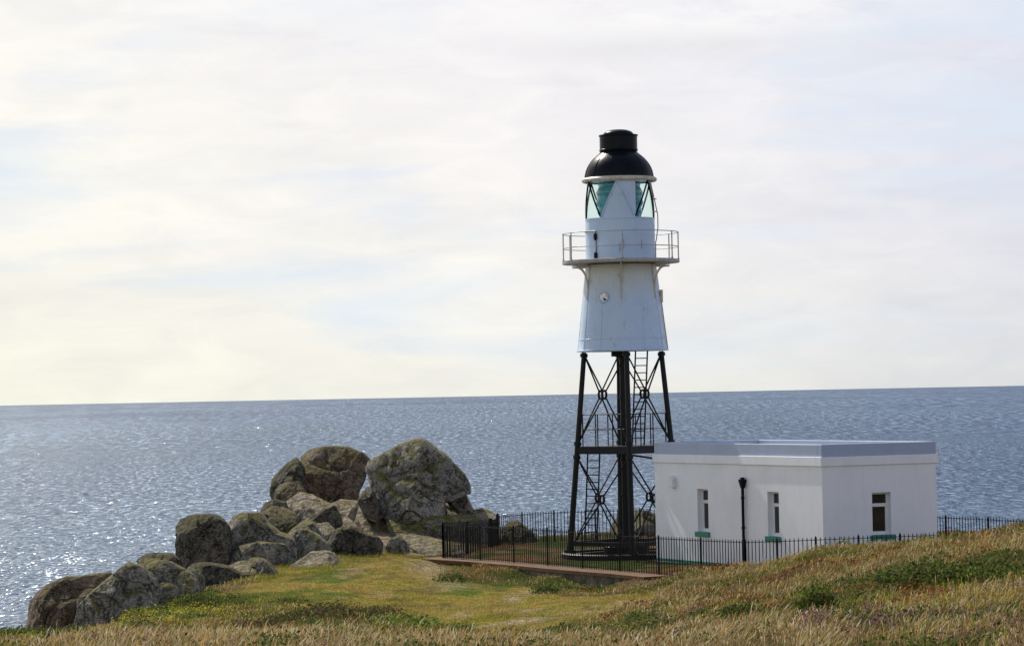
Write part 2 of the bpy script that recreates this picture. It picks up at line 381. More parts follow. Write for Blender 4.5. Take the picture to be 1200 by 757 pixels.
def _pch(pts):
    d = np.array([p[0] for p in pts], float); z = np.array([p[1] for p in pts], float)
    h = np.diff(d); s = np.diff(z) / h; m = np.zeros_like(z)
    for i in range(1, len(z) - 1):
        if s[i - 1] * s[i] > 0:
            w1 = 2 * h[i] + h[i - 1]; w2 = h[i] + 2 * h[i - 1]; m[i] = (w1 + w2) / (w1 / s[i - 1] + w2 / s[i])
    m[0] = s[0]; m[-1] = s[-1]
    x = np.clip(_dg, d[0], d[-1]); i = np.clip(np.searchsorted(d, x, side='right') - 1, 0, len(d) - 2)
    t = (x - d[i]) / h[i]
    return (2*t**3-3*t**2+1)*z[i] + (t**3-2*t**2+t)*h[i]*m[i] + (-2*t**3+3*t**2)*z[i+1] + (t**3-t**2)*h[i]*m[i+1]
_tab = np.array([_pch(c[1]) for c in COLS])
# smooth in depth
_k = np.array([1, 2, 3, 2, 1.]); _k /= _k.sum()
_tab = np.array([np.convolve(np.pad(r, 2, mode='edge'), _k, 'valid') for r in _tab])
def ground(x, y, detail=True):
    x = np.atleast_1d(np.asarray(x, float)); y = np.atleast_1d(np.asarray(y, float))
    dd = np.clip(y, 4, 399); u = np.clip(x / np.maximum(dd, 8), _us[0], _us[-1] - 1e-6)
    i = np.clip(np.searchsorted(_us, u, side='right') - 1, 0, len(_us) - 2)
    t = (u - _us[i]) / (_us[i + 1] - _us[i]); t = t * t * (3 - 2 * t)
    g = dd / 0.25; j = np.clip(g.astype(int), 0, 1599); f = g - j
    a = _tab[i, j] * (1 - f) + _tab[i, j + 1] * f; b = _tab[i + 1, j] * (1 - f) + _tab[i + 1, j + 1] * f
    z = a * (1 - t) + b * t
    if detail:
        p = np.c_[x, y]
        rough = sstep(108, 122, y) * 1.2 + .12 + .10 * sstep(.02, .09, x / dd) * (1 - sstep(80, 86, y))
        flat = sstep(90, 96, y) * (1 - sstep(108, 114, y)) * sstep(-.03, 0, x / dd)
        amp = rough * (1 - .8 * flat)
        z = z + amp * fbm(p * .35, 4, 3) * .9 + amp * .35 * fbm(p * 1.7, 3, 9)
    return z - .06 * (1 - sstep(84, 90, y))
# zone masks, in plan (depth and bearing)
def inpoly(px, d, poly):
    px = np.asarray(px); d = np.asarray(d); c = np.zeros(px.shape, bool); n = len(poly)
    for i in range(n):
        x0, y0 = poly[i]; x1, y1 = poly[(i + 1) % n]
        m = ((y0 > d) != (y1 > d)) & (px < (x1 - x0) * (d - y0) / (y1 - y0 + 1e-9) + x0); c ^= m
    return c
LAWN = [(300, 92), (330, 98), (400, 102), (440, 104), (515, 106), (512, 98), (560, 93.5), (620, 91), (700, 84), (760, 78), (700, 71), (640, 66), (470, 66), (400, 72), (330, 78), (240, 82)]
def zones(x, y):
    jit = np.c_[x, y] * .45
    jx = x + 1.2 * fbm(jit, 3, 21); jy = y + 2.6 * fbm(jit, 3, 22)
    px = 600 + FPX * jx / np.maximum(jy, 1)
    lawn = inpoly(px, jy, LAWN)
    return px, jy, lawn

# ground sheet
gx = np.concatenate([np.arange(-90, -26, 1.5), np.arange(-26, 28, .22), np.arange(28, 92, 1.5)])
gy = np.concatenate([np.arange(-30, 12, 1.5), np.arange(12, 126, .25), np.arange(126, 330, 3.0)])
GX, GY = np.meshgrid(gx, gy); fx, fy = GX.ravel(), GY.ravel()
gz = ground(fx, fy)
nx, ny = len(gx), len(gy)
idx = np.arange(nx * ny).reshape(ny, nx)
faces = np.stack([idx[:-1, :-1], idx[:-1, 1:], idx[1:, 1:], idx[1:, :-1]], -1).reshape(-1, 4)
me = bpy.data.meshes.new('ground')
me.vertices.add(nx * ny); me.vertices.foreach_set('co', np.c_[fx, fy, gz].ravel())
me.loops.add(faces.size); me.loops.foreach_set('vertex_index', faces.ravel())
me.polygons.add(len(faces)); me.polygons.foreach_set('loop_start', np.arange(0, faces.size, 4)); me.polygons.foreach_set('loop_total', np.full(len(faces), 4))
me.update(); me.validate()
me.polygons.foreach_set('use_smooth', np.ones(len(faces), bool))
px_, jy_, lawn_ = zones(fx, fy)
pp = np.c_[fx, fy]
n1 = fbm(pp * .4, 4, 31) * .5 + .5; n2 = fbm(pp * np.array([.55, .35]), 4, 35) * .5 + .5; n3 = fbm(pp * 1.6, 4, 41) * .5 + .5
straw = np.array([.30, .22, .11]); green = np.array([.09, .14, .018]); tan = np.array([.33, .25, .15]); soil = np.array([.13, .09, .055]); orange = np.array([.28, .15, .055]); rockc = np.array([.20, .17, .13])
c = soil[None] * np.ones((len(fx), 1))
def blend(c, k, m): return c * (1 - m[:, None]) + k[None] * m[:, None]
c = blend(c, straw * .55, sstep(.45, .6, n1))
lw = lawn_.astype(float)
lc = blend(np.repeat(np.array([[.29, .24, .05]]), len(fx), 0), green * 1.0, sstep(.47, .60, n2)); lc = blend(lc, orange * 1.2, sstep(.56, .66, n3) * .6); lc = blend(lc, np.array([.10, .085, .03]), sstep(.56, .66, fbm(pp * np.array([1.6, .6]), 5, 58) * .5 + .5) * .7); lc = blend(lc, tan * 1.2, sstep(.62, .75, fbm(pp * np.array([.8, .25]), 4, 55) * .5 + .5))
c = c * (1 - lw[:, None]) + lc * lw[:, None]
# rocky headland soil: bare tan ground between the boulders
head = sstep(103, 108, fy) * (fx < 1.0)
hc = blend(np.repeat(np.array([[.34, .27, .20]]), len(fx), 0), np.array([.20, .20, .07]), sstep(.5, .65, n2)); hc = blend(hc, rockc * .6, sstep(.5, .62, n3))
c = c * (1 - head[:, None]) + hc * head[:, None]
yard = (sstep(0, 1, (fx + 2.2) * 1.0) * sstep(90, 92, fy) * (1 - sstep(112, 114, fy)))
yc = blend(np.repeat(orange[None] * .9, len(fx), 0), green * .8, sstep(.45, .6, n1)); yc = blend(yc, np.array([.33, .23, .16]), sstep(.6, .7, n3))
c = c * (1 - yard[:, None]) + yc * .55 * yard[:, None]
# pale worn path: crosses the lawn in front of the foreground grass
pathd = 72.0 + .8 * np.sin(fx * 1.1) + fx * .6
path = np.exp(-((fy - pathd) / (.9 + .3 * np.sin(fx * 2))) ** 2) * sstep(-1.8, -.8, fx) * (1 - sstep(2.2, 3.2, fx))
path2 = np.exp(-((fx - (-2.6 + (fy - 90) * .02 + .6 * np.sin(fy * .3))) / .55) ** 2) * sstep(85, 90, fy) * (1 - sstep(101, 105, fy)) * .55
pm = np.clip(np.maximum(path, path2) * (0.75 + .5 * n3), 0, 1); c = c * (1 - pm[:, None]) + np.array([.42, .33, .24])[None] * pm[:, None]
cliff = sstep(-1.5, -4, gz); c = c * (1 - cliff[:, None]) + rockc[None] * .7 * cliff[:, None]
at = me.color_attributes.new('Col', 'FLOAT_COLOR', 'POINT'); at.data.foreach_set('color', np.c_[c, np.ones(len(c))].ravel())
def gmat(t, b):
    a = t.nodes.new('ShaderNodeVertexColor'); a.layer_name = 'Col'
    g = t.nodes.new('ShaderNodeTexCoord'); v = g.outputs['Object']
    n = tnoise(t, 6, 8, .7, v)
    cc = tmix(t, 1.0, a.outputs[0], tramp(t, n, [(.32, (.35, .38, .3)), (.5, (1, 1, 1)), (.66, (1.6, 1.5, 1.3))]), 'MULTIPLY')
    cc = tmix(t, 1.0, cc, tramp(t, tnoise(t, 22, 5, .75, v, scl=(1, .5, 1)), [(.36, (.45, .5, .4)), (.5, (1, 1, 1)), (.62, (1.7, 1.6, 1.4))]), 'MULTIPLY')
    t.links.new(cc, b.inputs['Base Color']); b.inputs['Specular IOR Level'].default_value = .04
    tbump(t, b, tnoise(t, 9, 8, .7, v), 1.0, .2)
me.materials.append(mat('ground_soil', rough=.95, build=gmat))
go = bpy.data.objects.new('ground', me); COL.objects.link(go); go['kind'] = 'structure'

# ------------------------------------------------------------------ sea
SEA_Z = -19.0
def seamat(t, b):
    g = t.nodes.new('ShaderNodeNewGeometry'); v = g.outputs['Position']
    def nz(sx, sy, detail, off):
        mp = t.nodes.new('ShaderNodeMapping'); mp.inputs['Scale'].default_value = (sx, sy, 1); mp.inputs['Location'].default_value = (off, off, off)
        mp.inputs['Rotation'].default_value = (0, 0, R(1))
        t.links.new(v, mp.inputs[0]); n = t.nodes.new('ShaderNodeTexNoise'); n.inputs['Scale'].default_value = 1; n.inputs['Detail'].default_value = detail; n.inputs['Roughness'].default_value = .6
        t.links.new(mp.outputs[0], n.inputs['Vector']); return n
    acc = None
    # slopes from several wave lengths (metres): chop, wind waves, swell
    for (sx, sy, det, amp, off) in ((3.4, .9, 3, SEA[0], 1), (1.5, .30, 3, SEA[1], 9), (.5, .06, 3, SEA[2], 17), (.10, .012, 2, SEA[3], 33)):
        n = nz(sx, sy, det, off)
        s = t.nodes.new('ShaderNodeVectorMath'); s.operation = 'SUBTRACT'; t.links.new(n.outputs['Color'], s.inputs[0]); s.inputs[1].default_value = (.5, .5, .5)
        m = t.nodes.new('ShaderNodeVectorMath'); m.operation = 'MULTIPLY'; t.links.new(s.outputs[0], m.inputs[0]); m.inputs[1].default_value = (amp, amp, 0)
        if acc is None: acc = m.outputs[0]
        else:
            a = t.nodes.new('ShaderNodeVectorMath'); a.operation = 'ADD'; t.links.new(acc, a.inputs[0]); t.links.new(m.outputs[0], a.inputs[1]); acc = a.outputs[0]
    # wind patches change how rough the water is
    wp = nz(.0011, .00035, 3, 50)
    pat = tramp(t, wp.outputs['Fac'], [(.35, .8), (.65, 1.15)])
    sc = t.nodes.new('ShaderNodeVectorMath'); sc.operation = 'MULTIPLY'; t.links.new(acc, sc.inputs[0]); t.links.new(pat, sc.inputs[1])
    a = t.nodes.new('ShaderNodeVectorMath'); a.operation = 'ADD'; t.links.new(sc.outputs[0], a.inputs[0]); a.inputs[1].default_value = (0, 0, 1)
    nn = t.nodes.new('ShaderNodeVectorMath'); nn.operation = 'NORMALIZE'; t.links.new(a.outputs[0], nn.inputs[0])
    t.links.new(nn.outputs[0], b.inputs['Normal'])
    c = tmix(t, tramp(t, wp.outputs['Fac'], [(.4, 0.0), (.6, 1.0)]), (.006, .030, .084), (.008, .042, .085))
    t.links.new(c, b.inputs['Base Color']); b.inputs['Roughness'].default_value = .5; b.inputs['Specular IOR Level'].default_value = .1
    gl = t.nodes.new('ShaderNodeBsdfGlossy'); gl.inputs['Roughness'].default_value = .08; gl.inputs['Color'].default_value = (.66, .81, 1, 1)
    t.links.new(nn.outputs[0], gl.inputs['Normal'])
    # sparkle and dark troughs painted by a noise mask on the glossy mix
    fac = None
    sy_ = t.nodes.new('ShaderNodeSeparateXYZ'); t.links.new(v, sy_.inputs[0]); yy = tmath(t, 'MULTIPLY', sy_.outputs['Y'], 1e-4, True)
    # coarser mask layers further out keep the painted sparkle visible
    for (sx, sy, off, st) in ((1.1, .34, 71, [(0, 1.0), (.045, 1.0), (.075, 0.0)]),
                              (.55, .10, 83, [(.045, 0.0), (.075, 1.0), (.12, 1.0), (.18, 0.0)]),
                              (.27, .027, 97, [(.12, 0.0), (.18, 1.0), (.28, 1.0), (.42, 0.0)]),
                              (.15, .008, 119, [(.28, 0.0), (.42, 1.0), (.65, 1.0), (.95, .25)]),
                              (.05, .0016, 141, [(.65, 0.0), (.95, .75)])):
        f = nz(sx, sy, 5, off); f.inputs['Roughness'].default_value = .72
        k = tmath(t, 'MULTIPLY', tramp(t, f.outputs['Fac'], [(.43, .01), (.50, .12), (.55, .42), (.59, 1.0)]), tramp(t, yy, st))
        fac = k if fac is None else tmath(t, 'ADD', fac, k)
    lane = nz(.0016, .00022, 4, 150).outputs['Fac']
    fac = tmath(t, 'MULTIPLY', fac, tramp(t, lane, [(.38, .60), (.55, 1.1)]), True)
    mx = t.nodes.new('ShaderNodeMixShader'); t.links.new(fac, mx.inputs[0]); t.links.new(b.outputs[0], mx.inputs[1]); t.links.new(gl.outputs[0], mx.inputs[2])
    t.links.new(mx.outputs[0], t.nodes['Material Output'].inputs[0])
SEA = (1.9, 2.0, 1.2, .4)
S = 90000
sea = link_mesh('sea', [(-S, -2000, SEA_Z), (S, -2000, SEA_Z), (S, S, SEA_Z), (-S, S, SEA_Z)], [(0, 1, 2, 3)], mat('sea_water', build=seamat))
sea['kind'] = 'structure'

# ------------------------------------------------------------------ granite boulders
_bm = {}
def ico(sub):
    if sub not in _bm:
        bm = bmesh.new(); bmesh.ops.create_icosphere(bm, subdivisions=sub, radius=1)
        _bm[sub] = (np.array([v.co[:] for v in bm.verts]), [tuple(v.index for v in f.verts) for f in bm.faces]); bm.free()
    return _bm[sub]
def rock(label, poly, d, tf, tb=None, m='granite', seed=1, sub=5, cuts=(), lean=0.0, box=.66, rough=1.0, sink=.25, name='boulder', c0=None):
    tb = tb or tf
    pts = [P(x, y, d) for x, y in poly]
    X = np.array([[p.x, p.z] for p in pts])
    cen = (X.min(0) + X.max(0)) / 2 if c0 is None else np.array([P(c0[0], c0[1], d).x, P(c0[0], c0[1], d).z])
    size = float(np.linalg.norm(X.max(0) - X.min(0))) / 2
    # radius table
    K = 720; ang = np.linspace(-math.pi, math.pi, K, endpoint=False); Rt = np.zeros(K)
    A = X - cen; B = np.roll(A, -1, 0)
    for k, a in enumerate(ang):
        dv = np.array([math.cos(a), math.sin(a)]); e = B - A
        den = dv[0] * e[:, 1] - dv[1] * e[:, 0]; den = np.where(abs(den) < 1e-9, 1e-9, den)
        t = (A[:, 0] * e[:, 1] - A[:, 1] * e[:, 0]) / den; s = (A[:, 0] * dv[1] - A[:, 1] * dv[0]) / den
        ok = (t > 0) & (s >= -1e-6) & (s <= 1 + 1e-6)
        Rt[k] = t[ok].max() if ok.any() else size * .3
    kk = np.exp(-(np.arange(-5, 6) / 3.0) ** 2); kk /= kk.sum()
    Rt = np.convolve(np.r_[Rt[-5:], Rt, Rt[:5]], kk, 'valid')
    V, F = ico(sub); x, y, z = V.T
    rho = np.hypot(x, z); phi = np.arctan2(z, x)
    Rr = np.interp(phi, np.r_[ang, math.pi], np.r_[Rt, Rt[0]])
    rs = np.where(rho > 1e-9, rho ** box, 0); ys = np.sign(y) * np.abs(y) ** box
    Q = np.stack([cen[0] + Rr * rs * np.cos(phi), d + np.where(ys < 0, tf, tb) * ys, cen[1] + Rr * rs * np.sin(phi)], 1)
    # outward direction
    nrm = (Q - np.array([cen[0], d, cen[1]])) / np.array([size, (tf + tb) / 2, size]) ; nrm /= np.linalg.norm(nrm, axis=1)[:, None] + 1e-9
    rel = (Q - np.array([cen[0], d, cen[1]])) / size
    # chisel with planes, (nx,ny,nz,offset in sizes)
    r2 = random.Random(seed * 13 + 5)
    cl = list(cuts)
    if size > .6: cl.append((-.45 + r2.uniform(-.15, .15), -.38 + r2.uniform(-.1, .1), .80, ((.50 if size < 1.5 else .68) + r2.uniform(-.06, .06)) * min(1, tf / size + .25)))
    for _ in range(9):
        a = r2.uniform(-1.3, 1.3); e = r2.uniform(-.35, .9)
        cl.append((math.sin(a) * math.cos(e), -math.cos(a) * math.cos(e), math.sin(e), r2.uniform(.72, .92) * min(1, tf / size)))
    for (a, b_, c_, off) in cl:
        n = np.array([a, b_, c_], float); n /= np.linalg.norm(n)
        h = rel @ n - off; m_ = h > 0
        rel[m_] -= (h[m_] * .99)[:, None] * n
    Q = rel * size + np.array([cen[0], d, cen[1]])
    front = np.clip(-nrm[:, 1], 0, 1)
    amp = rough * size * (.16 + .84 * front)
    nA = fbm(Q / size * 1.6 + seed * 7.7, 5, seed); 
    warp = Q + .35 * size * np.stack([fbm(Q / size * 1.2, 3, seed + 50), fbm(Q / size * 1.2, 3, seed + 60), fbm(Q / size * 1.2, 3, seed + 70)], 1)
    rg = np.abs(vnoise(warp / size * np.array([1.3, 1.3, 1.0]) + seed * 3.1, seed + 9)); crack = -np.exp(-(rg / .055) ** 2)
    nB = fbm(Q * 2.6 + seed, 5, seed + 20, .65)
    nC = fbm(Q / size * 3.2 + seed, 3, seed + 33)
    Q = Q + nrm * (amp * .12 * nA + amp * .13 * crack + rough * .085 * nB - amp * .07 * np.abs(nC))[:, None]
    rs_ = np.random.default_rng(seed * 31 + 3); KS = 15
    sites = rs_.uniform(-1, 1, (KS, 3)) * np.array([1, 1, .9]); wq = (warp - np.array([cen[0], d, cen[1]])) / size
    D = np.linalg.norm((wq[:, None, :] - sites[None]) * np.array([1.0, .8, 1.25]), axis=2); o2 = np.sort(D, 1); near_ = D.argmin(1)
    off_ = rs_.uniform(0, 1, KS)[near_]; gap_ = o2[:, 1] - o2[:, 0]
    Q = Q - nrm * ((.09 * amp * off_ * sstep(0, .05, gap_)) + amp * .12 * np.exp(-gap_ / .03))[:, None]
    Q[:, 1] += lean * (Q[:, 2] - cen[1])
    low = Q[:, 2] < cen[1]; Q[low, 2] -= sink * sstep(0, 1, (cen[1] - Q[low, 2]) / max(1e-3, cen[1] - X[:, 1].min()))
    base = Vector((cen[0], d, X[:, 1].min()))
    o = link_mesh(name, Q - np.array(base), F, M[m], smooth=True, loc=base)
    tag(o, label, 'boulder' if name == 'boulder' else 'rock', 'granite rocks on the headland')
    return o

ROCKS = [
 # big right boulder and its companions
 ("huge rounded granite boulder with mossy crown, right one of the two biggest", [(427,550),(430,541),(450,529),(470,519),(485,515),(498,515),(508,523),(521,531),(533,544),(545,556),(551,567),(553,580),(548,579),(538,570),(525,571),(522,585),(524,604),(500,609),(462,609),(446,600),(435,580)], 112, 2.3, 2.6, 'granite', 1, 6, [(-.35,-.8,.55,.45),(.55,-.75,.25,.42),(-.8,-.5,0,.72)], .30),
 ("olive lichened rock tucked beneath the right shoulder of the biggest boulder", [(520,564),(536,567),(546,578),(552,590),(559,599),(558,608),(545,608),(536,598),(527,592),(521,584)], 113.2, .9, 1.2, 'granite', 2, 5, [(.3,-.7,.6,.4)], .3),
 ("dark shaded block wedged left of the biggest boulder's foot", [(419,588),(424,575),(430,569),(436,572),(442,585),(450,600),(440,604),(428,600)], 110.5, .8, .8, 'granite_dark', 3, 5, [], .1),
 # big left boulder
 ("big domed boulder with mossy rim and a split on its left side", [(350,534),(362,526),(387,522),(407,523),(425,530),(434,539),(430,552),(427,564),(421,574),(416,588),(400,590),(382,588),(364,579),(357,565),(352,548)], 117, 2.2, 2.4, 'granite_brown', 4, 6, [(.1,-.75,.66,.38),(.65,-.7,.2,.5),(0,-.95,-.3,.5)], .45),
 ("dark mossy slab split off the left edge of the domed boulder", [(316,572),(318,561),(327,550),(336,542),(346,535),(352,541),(356,552),(361,567),(362,579),(350,577),(335,574),(320,584)], 116.3, 1.2, 1.6, 'granite_dark', 5, 5, [(-.5,-.7,.5,.5)], .3),
 ("small mossy lump at the foot of the split-off slab", [(321,582),(324,569),(335,564),(350,565),(357,575),(361,584),(345,590),(328,588)], 113.5, .8, .9, 'granite_brown', 6, 5, [(0,-.7,.7,.35)], .4),
 ("pale wrinkled slab below the domed boulder, sloping to the sea", [(326,603),(330,590),(340,582),(352,577),(366,580),(380,587),(392,592),(399,600),(388,609),(365,613),(345,612),(330,610)], 111.5, 1.3, 1.4, 'granite_pale', 7, 5, [(0,-.6,.8,.25),(-.4,-.6,.7,.3)], .9),
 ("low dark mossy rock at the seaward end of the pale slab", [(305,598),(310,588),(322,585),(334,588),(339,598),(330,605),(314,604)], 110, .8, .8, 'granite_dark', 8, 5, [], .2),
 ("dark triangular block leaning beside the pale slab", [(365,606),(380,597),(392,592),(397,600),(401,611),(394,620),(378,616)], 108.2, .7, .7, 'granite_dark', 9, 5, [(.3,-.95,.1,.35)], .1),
 ("broad tan bedrock hump between the two biggest boulders", [(374,604),(382,592),(398,585),(418,587),(438,598),(455,611),(462,626),(442,631),(420,626),(400,622),(385,614)], 111, 1.5, 1.6, 'granite_pale', 10, 5, [(0,-.6,.8,.2),(.4,-.5,.75,.25)], 1.2),
 ("smooth pale pointed stone lying on the tan bedrock hump", [(408,599),(416,590),(420,587),(421,594),(415,602)], 109.2, .3, .3, 'granite_pale', 11, 4, [], .5),
 # shelf under the right boulder
 ("dark shelf of rock the biggest boulder sits on", [(450,610),(470,606),(524,604),(550,603),(568,611),(580,622),(576,637),(545,641),(515,634),(480,628),(456,627)], 110, 1.6, 2.0, 'granite', 12, 6, [(0,-.9,-.3,.3),(0,-.5,.8,.16)], .2),
 ("sunlit pale boulder end just behind the left fence corner", [(549,608),(555,598),(566,596),(577,600),(583,607),(582,619),(566,621),(553,616)], 111.5, 1.0, 1.0, 'granite_pale', 13, 5, [(0,-.5,.8,.3)], .6),
 ("pale flat slab in front of the dark shelf", [(467,632),(478,626),(500,629),(520,634),(524,641),(500,645),(480,641)], 106.5, 1.2, 1.2, 'granite_pale', 14, 5, [(0,-.3,.95,.12)], 1.5),
 ("small thin slab lying flat on the turf near the fence corner", [(466,652),(475,646),(487,648),(500,652),(494,656),(474,655)], 102.5, .6, .6, 'granite_pale', 15, 4, [(0,-.3,.95,.1)], .8),
 ("dark rock rising behind the fence left of the tower legs", [(582,640),(590,626),(606,618),(622,620),(630,632),(634,645),(610,650),(590,648)], 111.5, 1.0, 1.0, 'granite_dark', 16, 5, [], .2),
 ("low tan rock beyond the side fence", [(586,622),(594,612),(606,610),(617,617),(622,630),(604,636),(590,632)], 114, .9, .9, 'granite_brown', 17, 5, [], .5),
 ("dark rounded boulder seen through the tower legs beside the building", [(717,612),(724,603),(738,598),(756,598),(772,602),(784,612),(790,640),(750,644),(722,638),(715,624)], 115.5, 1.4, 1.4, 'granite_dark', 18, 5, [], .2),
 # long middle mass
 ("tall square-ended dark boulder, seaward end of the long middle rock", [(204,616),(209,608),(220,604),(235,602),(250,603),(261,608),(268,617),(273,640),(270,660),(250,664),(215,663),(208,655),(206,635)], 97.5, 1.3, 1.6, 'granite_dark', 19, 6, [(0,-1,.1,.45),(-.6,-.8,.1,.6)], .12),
 ("long grey granite mass with a sloping sunlit top edge", [(264,615),(272,603),(286,600),(304,601),(313,612),(328,624),(346,630),(352,645),(345,656),(325,661),(300,664),(280,664),(264,660)], 98.3, 1.5, 1.8, 'granite', 20, 6, [(.1,-1,.15,.35),(.35,-.5,.75,.4)], .25),
 ("hump-backed grey rock at the landward end of the long mass", [(330,634),(340,622),(349,614),(359,607),(368,613),(375,625),(383,637),(377,647),(352,655),(338,653),(330,645)], 100, 1.1, 1.3, 'granite', 21, 5, [(-.3,-.8,.5,.4)], .4),
 ("mossy ridge of rock behind the long grey mass", [(308,614),(315,606),(330,603),(348,606),(352,614),(342,624),(320,624)], 103.5, 1.0, 1.0, 'granite_dark', 22, 5, [(0,-.6,.8,.3)], .5),
 ("small pale rock between the humped rock and the round dark boulder", [(366,618),(372,613),(385,613),(393,621),(392,632),(380,636),(370,628)], 103, .7, .7, 'granite_pale', 23, 5, [(0,-.6,.8,.3)], .6),
 ("tan crag poking up behind the mossy ridge", [(305,600),(316,592),(330,594),(345,600),(352,607),(335,612),(315,610)], 106.5, .9, .9, 'granite_brown', 24, 5, [(0,-.6,.8,.3)], .7),
 ("round dark boulder standing alone at the edge of the turf", [(378,646),(383,633),(390,622),(400,617),(412,617),(430,625),(443,629),(450,637),(447,646),(435,651),(407,653),(392,652)], 102, .95, 1.0, 'granite_dark', 25, 6, [(0,-1,.1,.4)], .15),
 ("pale weathered rock lying flat on the turf with a grassy end", [(330,674),(338,665),(350,655),(365,646),(380,645),(392,648),(398,657),(392,664),(376,667),(358,671),(338,677)], 95.5, .8, .9, 'granite_pale', 26, 5, [(-.2,-.6,.75,.25)], .9),
 ("small mossy boulder right of the round dark boulder", [(449,645),(457,630),(467,627),(476,635),(482,645),(466,649)], 103.2, .5, .5, 'granite', 27, 5, [], .3),
 # lower group
 ("low dark green rock with a curved ridge, before the long mass", [(217,668),(222,662),(233,659),(247,659),(265,663),(282,671),(300,675),(315,679),(306,687),(283,692),(263,692),(245,688),(228,682)], 91, .9, 1.0, 'granite_dark', 28, 5, [(0,-1,.05,.3)], .15),
 ("flat tan sunlit rock behind the low dark green one", [(262,664),(278,658),(292,657),(302,664),(314,679),(292,679),(275,672)], 92.5, .8, .9, 'granite_pale', 29, 5, [(0,-.4,.9,.15)], 1.2),
 ("mossy knob at the landward end of the lower rocks", [(287,659),(293,654),(302,653),(313,657),(321,665),(328,674),(325,681),(312,681),(302,670)], 91.5, .8, .8, 'granite', 30, 5, [(-.4,-.8,.3,.4)], .2),
 ("striped grey rock with slanting cracks, right of the pyramid rock", [(156,657),(168,654),(182,655),(201,660),(221,670),(231,680),(235,689),(229,697),(215,706),(198,712),(188,700),(176,680)], 80.5, 1.0, 1.1, 'granite', 31, 6, [(.1,-.8,.6,.35),(-.5,-.8,.2,.5)], .45),
 ("rough pyramid-shaped rock with mossy back, nearest of all", [(86,726),(92,707),(108,691),(133,670),(147,659),(166,665),(182,679),(191,699),(190,713),(168,722),(143,728),(108,731)], 77, 1.0, 1.3, 'granite', 32, 6, [(-.35,-.8,.45,.4),(.4,-.9,.2,.4)], .5),
 ("low brown rock with a rounded bare end, farthest left", [(26,729),(26,707),(33,697),(47,688),(72,677),(100,673),(128,671),(130,684),(112,700),(100,715),(92,730),(58,734),(34,737)], 78, .9, 1.1, 'granite_brown', 33, 6, [(0,-.8,.6,.35),(-.8,-.6,0,.6)], .4),
 ("small stone between the brown rock and the pyramid rock", [(90,708),(94,699),(101,697),(103,706),(97,714)], 77.2, .3, .3, 'granite', 34, 4, [], .2),
 ("small rounded stone at the right foot of the striped rock", [(221,672),(226,667),(234,667),(240,677),(239,684),(231,684)], 83, .4, .4, 'granite', 35, 4, [], .2),
 ("mossy green rock peeping out behind the striped rock", [(158,656),(166,651),(178,648),(200,648),(211,656),(205,665),(175,663)], 86, .8, .8, 'granite_dark', 36, 5, [(0,-.5,.85,.3)], .6),
 ("low grey slab filling the dip between the long mass and the humped rock", [(318,645),(328,629),(342,621),(358,619),(374,628),(386,639),(381,650),(352,657),(322,659)], 98.9, 1.2, 1.4, 'granite', 37, 5, [(.1,-.8,.55,.4)], .3),
 ("broad low shelf of grey rock under the front of the long mass", [(262,655),(275,640),(300,634),(330,637),(352,645),(350,660),(310,668),(270,667)], 97.0, .8, 1.2, 'granite', 38, 5, [(0,-.9,.3,.3)], .2),
 ("pale rock glimpsed through the gap under the biggest boulder's right side", [(508,580),(522,571),(540,578),(550,592),(556,606),(548,616),(512,616)], 115.6, .9, 1.0, 'granite_pale', 39, 5, [(0,-.6,.7,.35)], .3),
 ("flat pale ledge running from the small mossy boulder to the low wall", [(478,640),(495,634),(515,637),(540,642),(548,650),(520,654),(490,650)], 104.2, 1.0, 1.0, 'granite_pale', 40, 5, [(0,-.3,.95,.12)], 1.4),
]
rocks = []
for r_ in ROCKS:
    lab, poly, d, tf, tb, m_, seed, sub, cuts, lean = r_
    rocks.append(rock(lab, poly, d, tf, tb, m_, seed, sub, cuts, lean))

# ------------------------------------------------------------------ lighthouse
TD = 100.0
base = P(734.5, 651, TD); TX = base.x
def tz(py, px=730): return P(px, py, TD).z
YAW = R(3.5)
lh = empty('lighthouse', (TX, TD, 0))
tag(lh, 'white iron lighthouse with black dome standing on black lattice legs', 'lighthouse')
def ang(deg):   # 0 = towards the camera, + = to the right
    a = R(deg); return Vector((math.sin(a), -math.cos(a), 0))
def pol(deg, r, z): v = ang(deg); return Vector((v.x * r, v.y * r, z))
zS0, zS1 = tz(411.5), tz(310.5)      # skirt
zG0, zG1 = tz(310.5), tz(305.5)
zP0, zP1 = tz(531), tz(522.5)
RB, RT = 1.87, 1.27; zB = .12
def legp(deg, z):
    t = (z - zB) / (zS0 - zB); return pol(deg, RB + (RT - RB) * t, z)
LEGA = [YAW * 180 / math.pi + k * 90 for k in range(4)]
for a in LEGA:
    mb = MB(); mb.tube([legp(a, 0.05), legp(a, zS0 - .02)], [.1, .082], 14)
    for zz in (.28, zP0 - .1, zP1 + .1, zS0 - .12):
        mb.tube([legp(a, zz - .06), legp(a, zz + .06)], .125, 14)
    foot = legp(a, .1); mb.tube([foot, legp(a, .22)], .2, 14)
    mb.build('leg', M['black_iron'], lh)
mb = MB()
cx = .02
mb.tube([(cx, .05, .0), (cx, .05, zS0 - .02)], .135, 20)
for zz in (.5, 2.0, zP0 - .2, 5.2, zS0 - .25): mb.tube([(cx, .05, zz - .04), (cx, .05, zz + .04)], .16, 20)
mb.tube([(cx - .20, -.02, .1), (cx - .20, -.02, zS0 - .03)], .03, 8)
mb.build('central_column', M['black_iron'], lh)
MB().box(-.37, .17, -.35, .35, zS0 - .17, zS0 - .012).build('column_head_plate', M['black_iron'], lh)
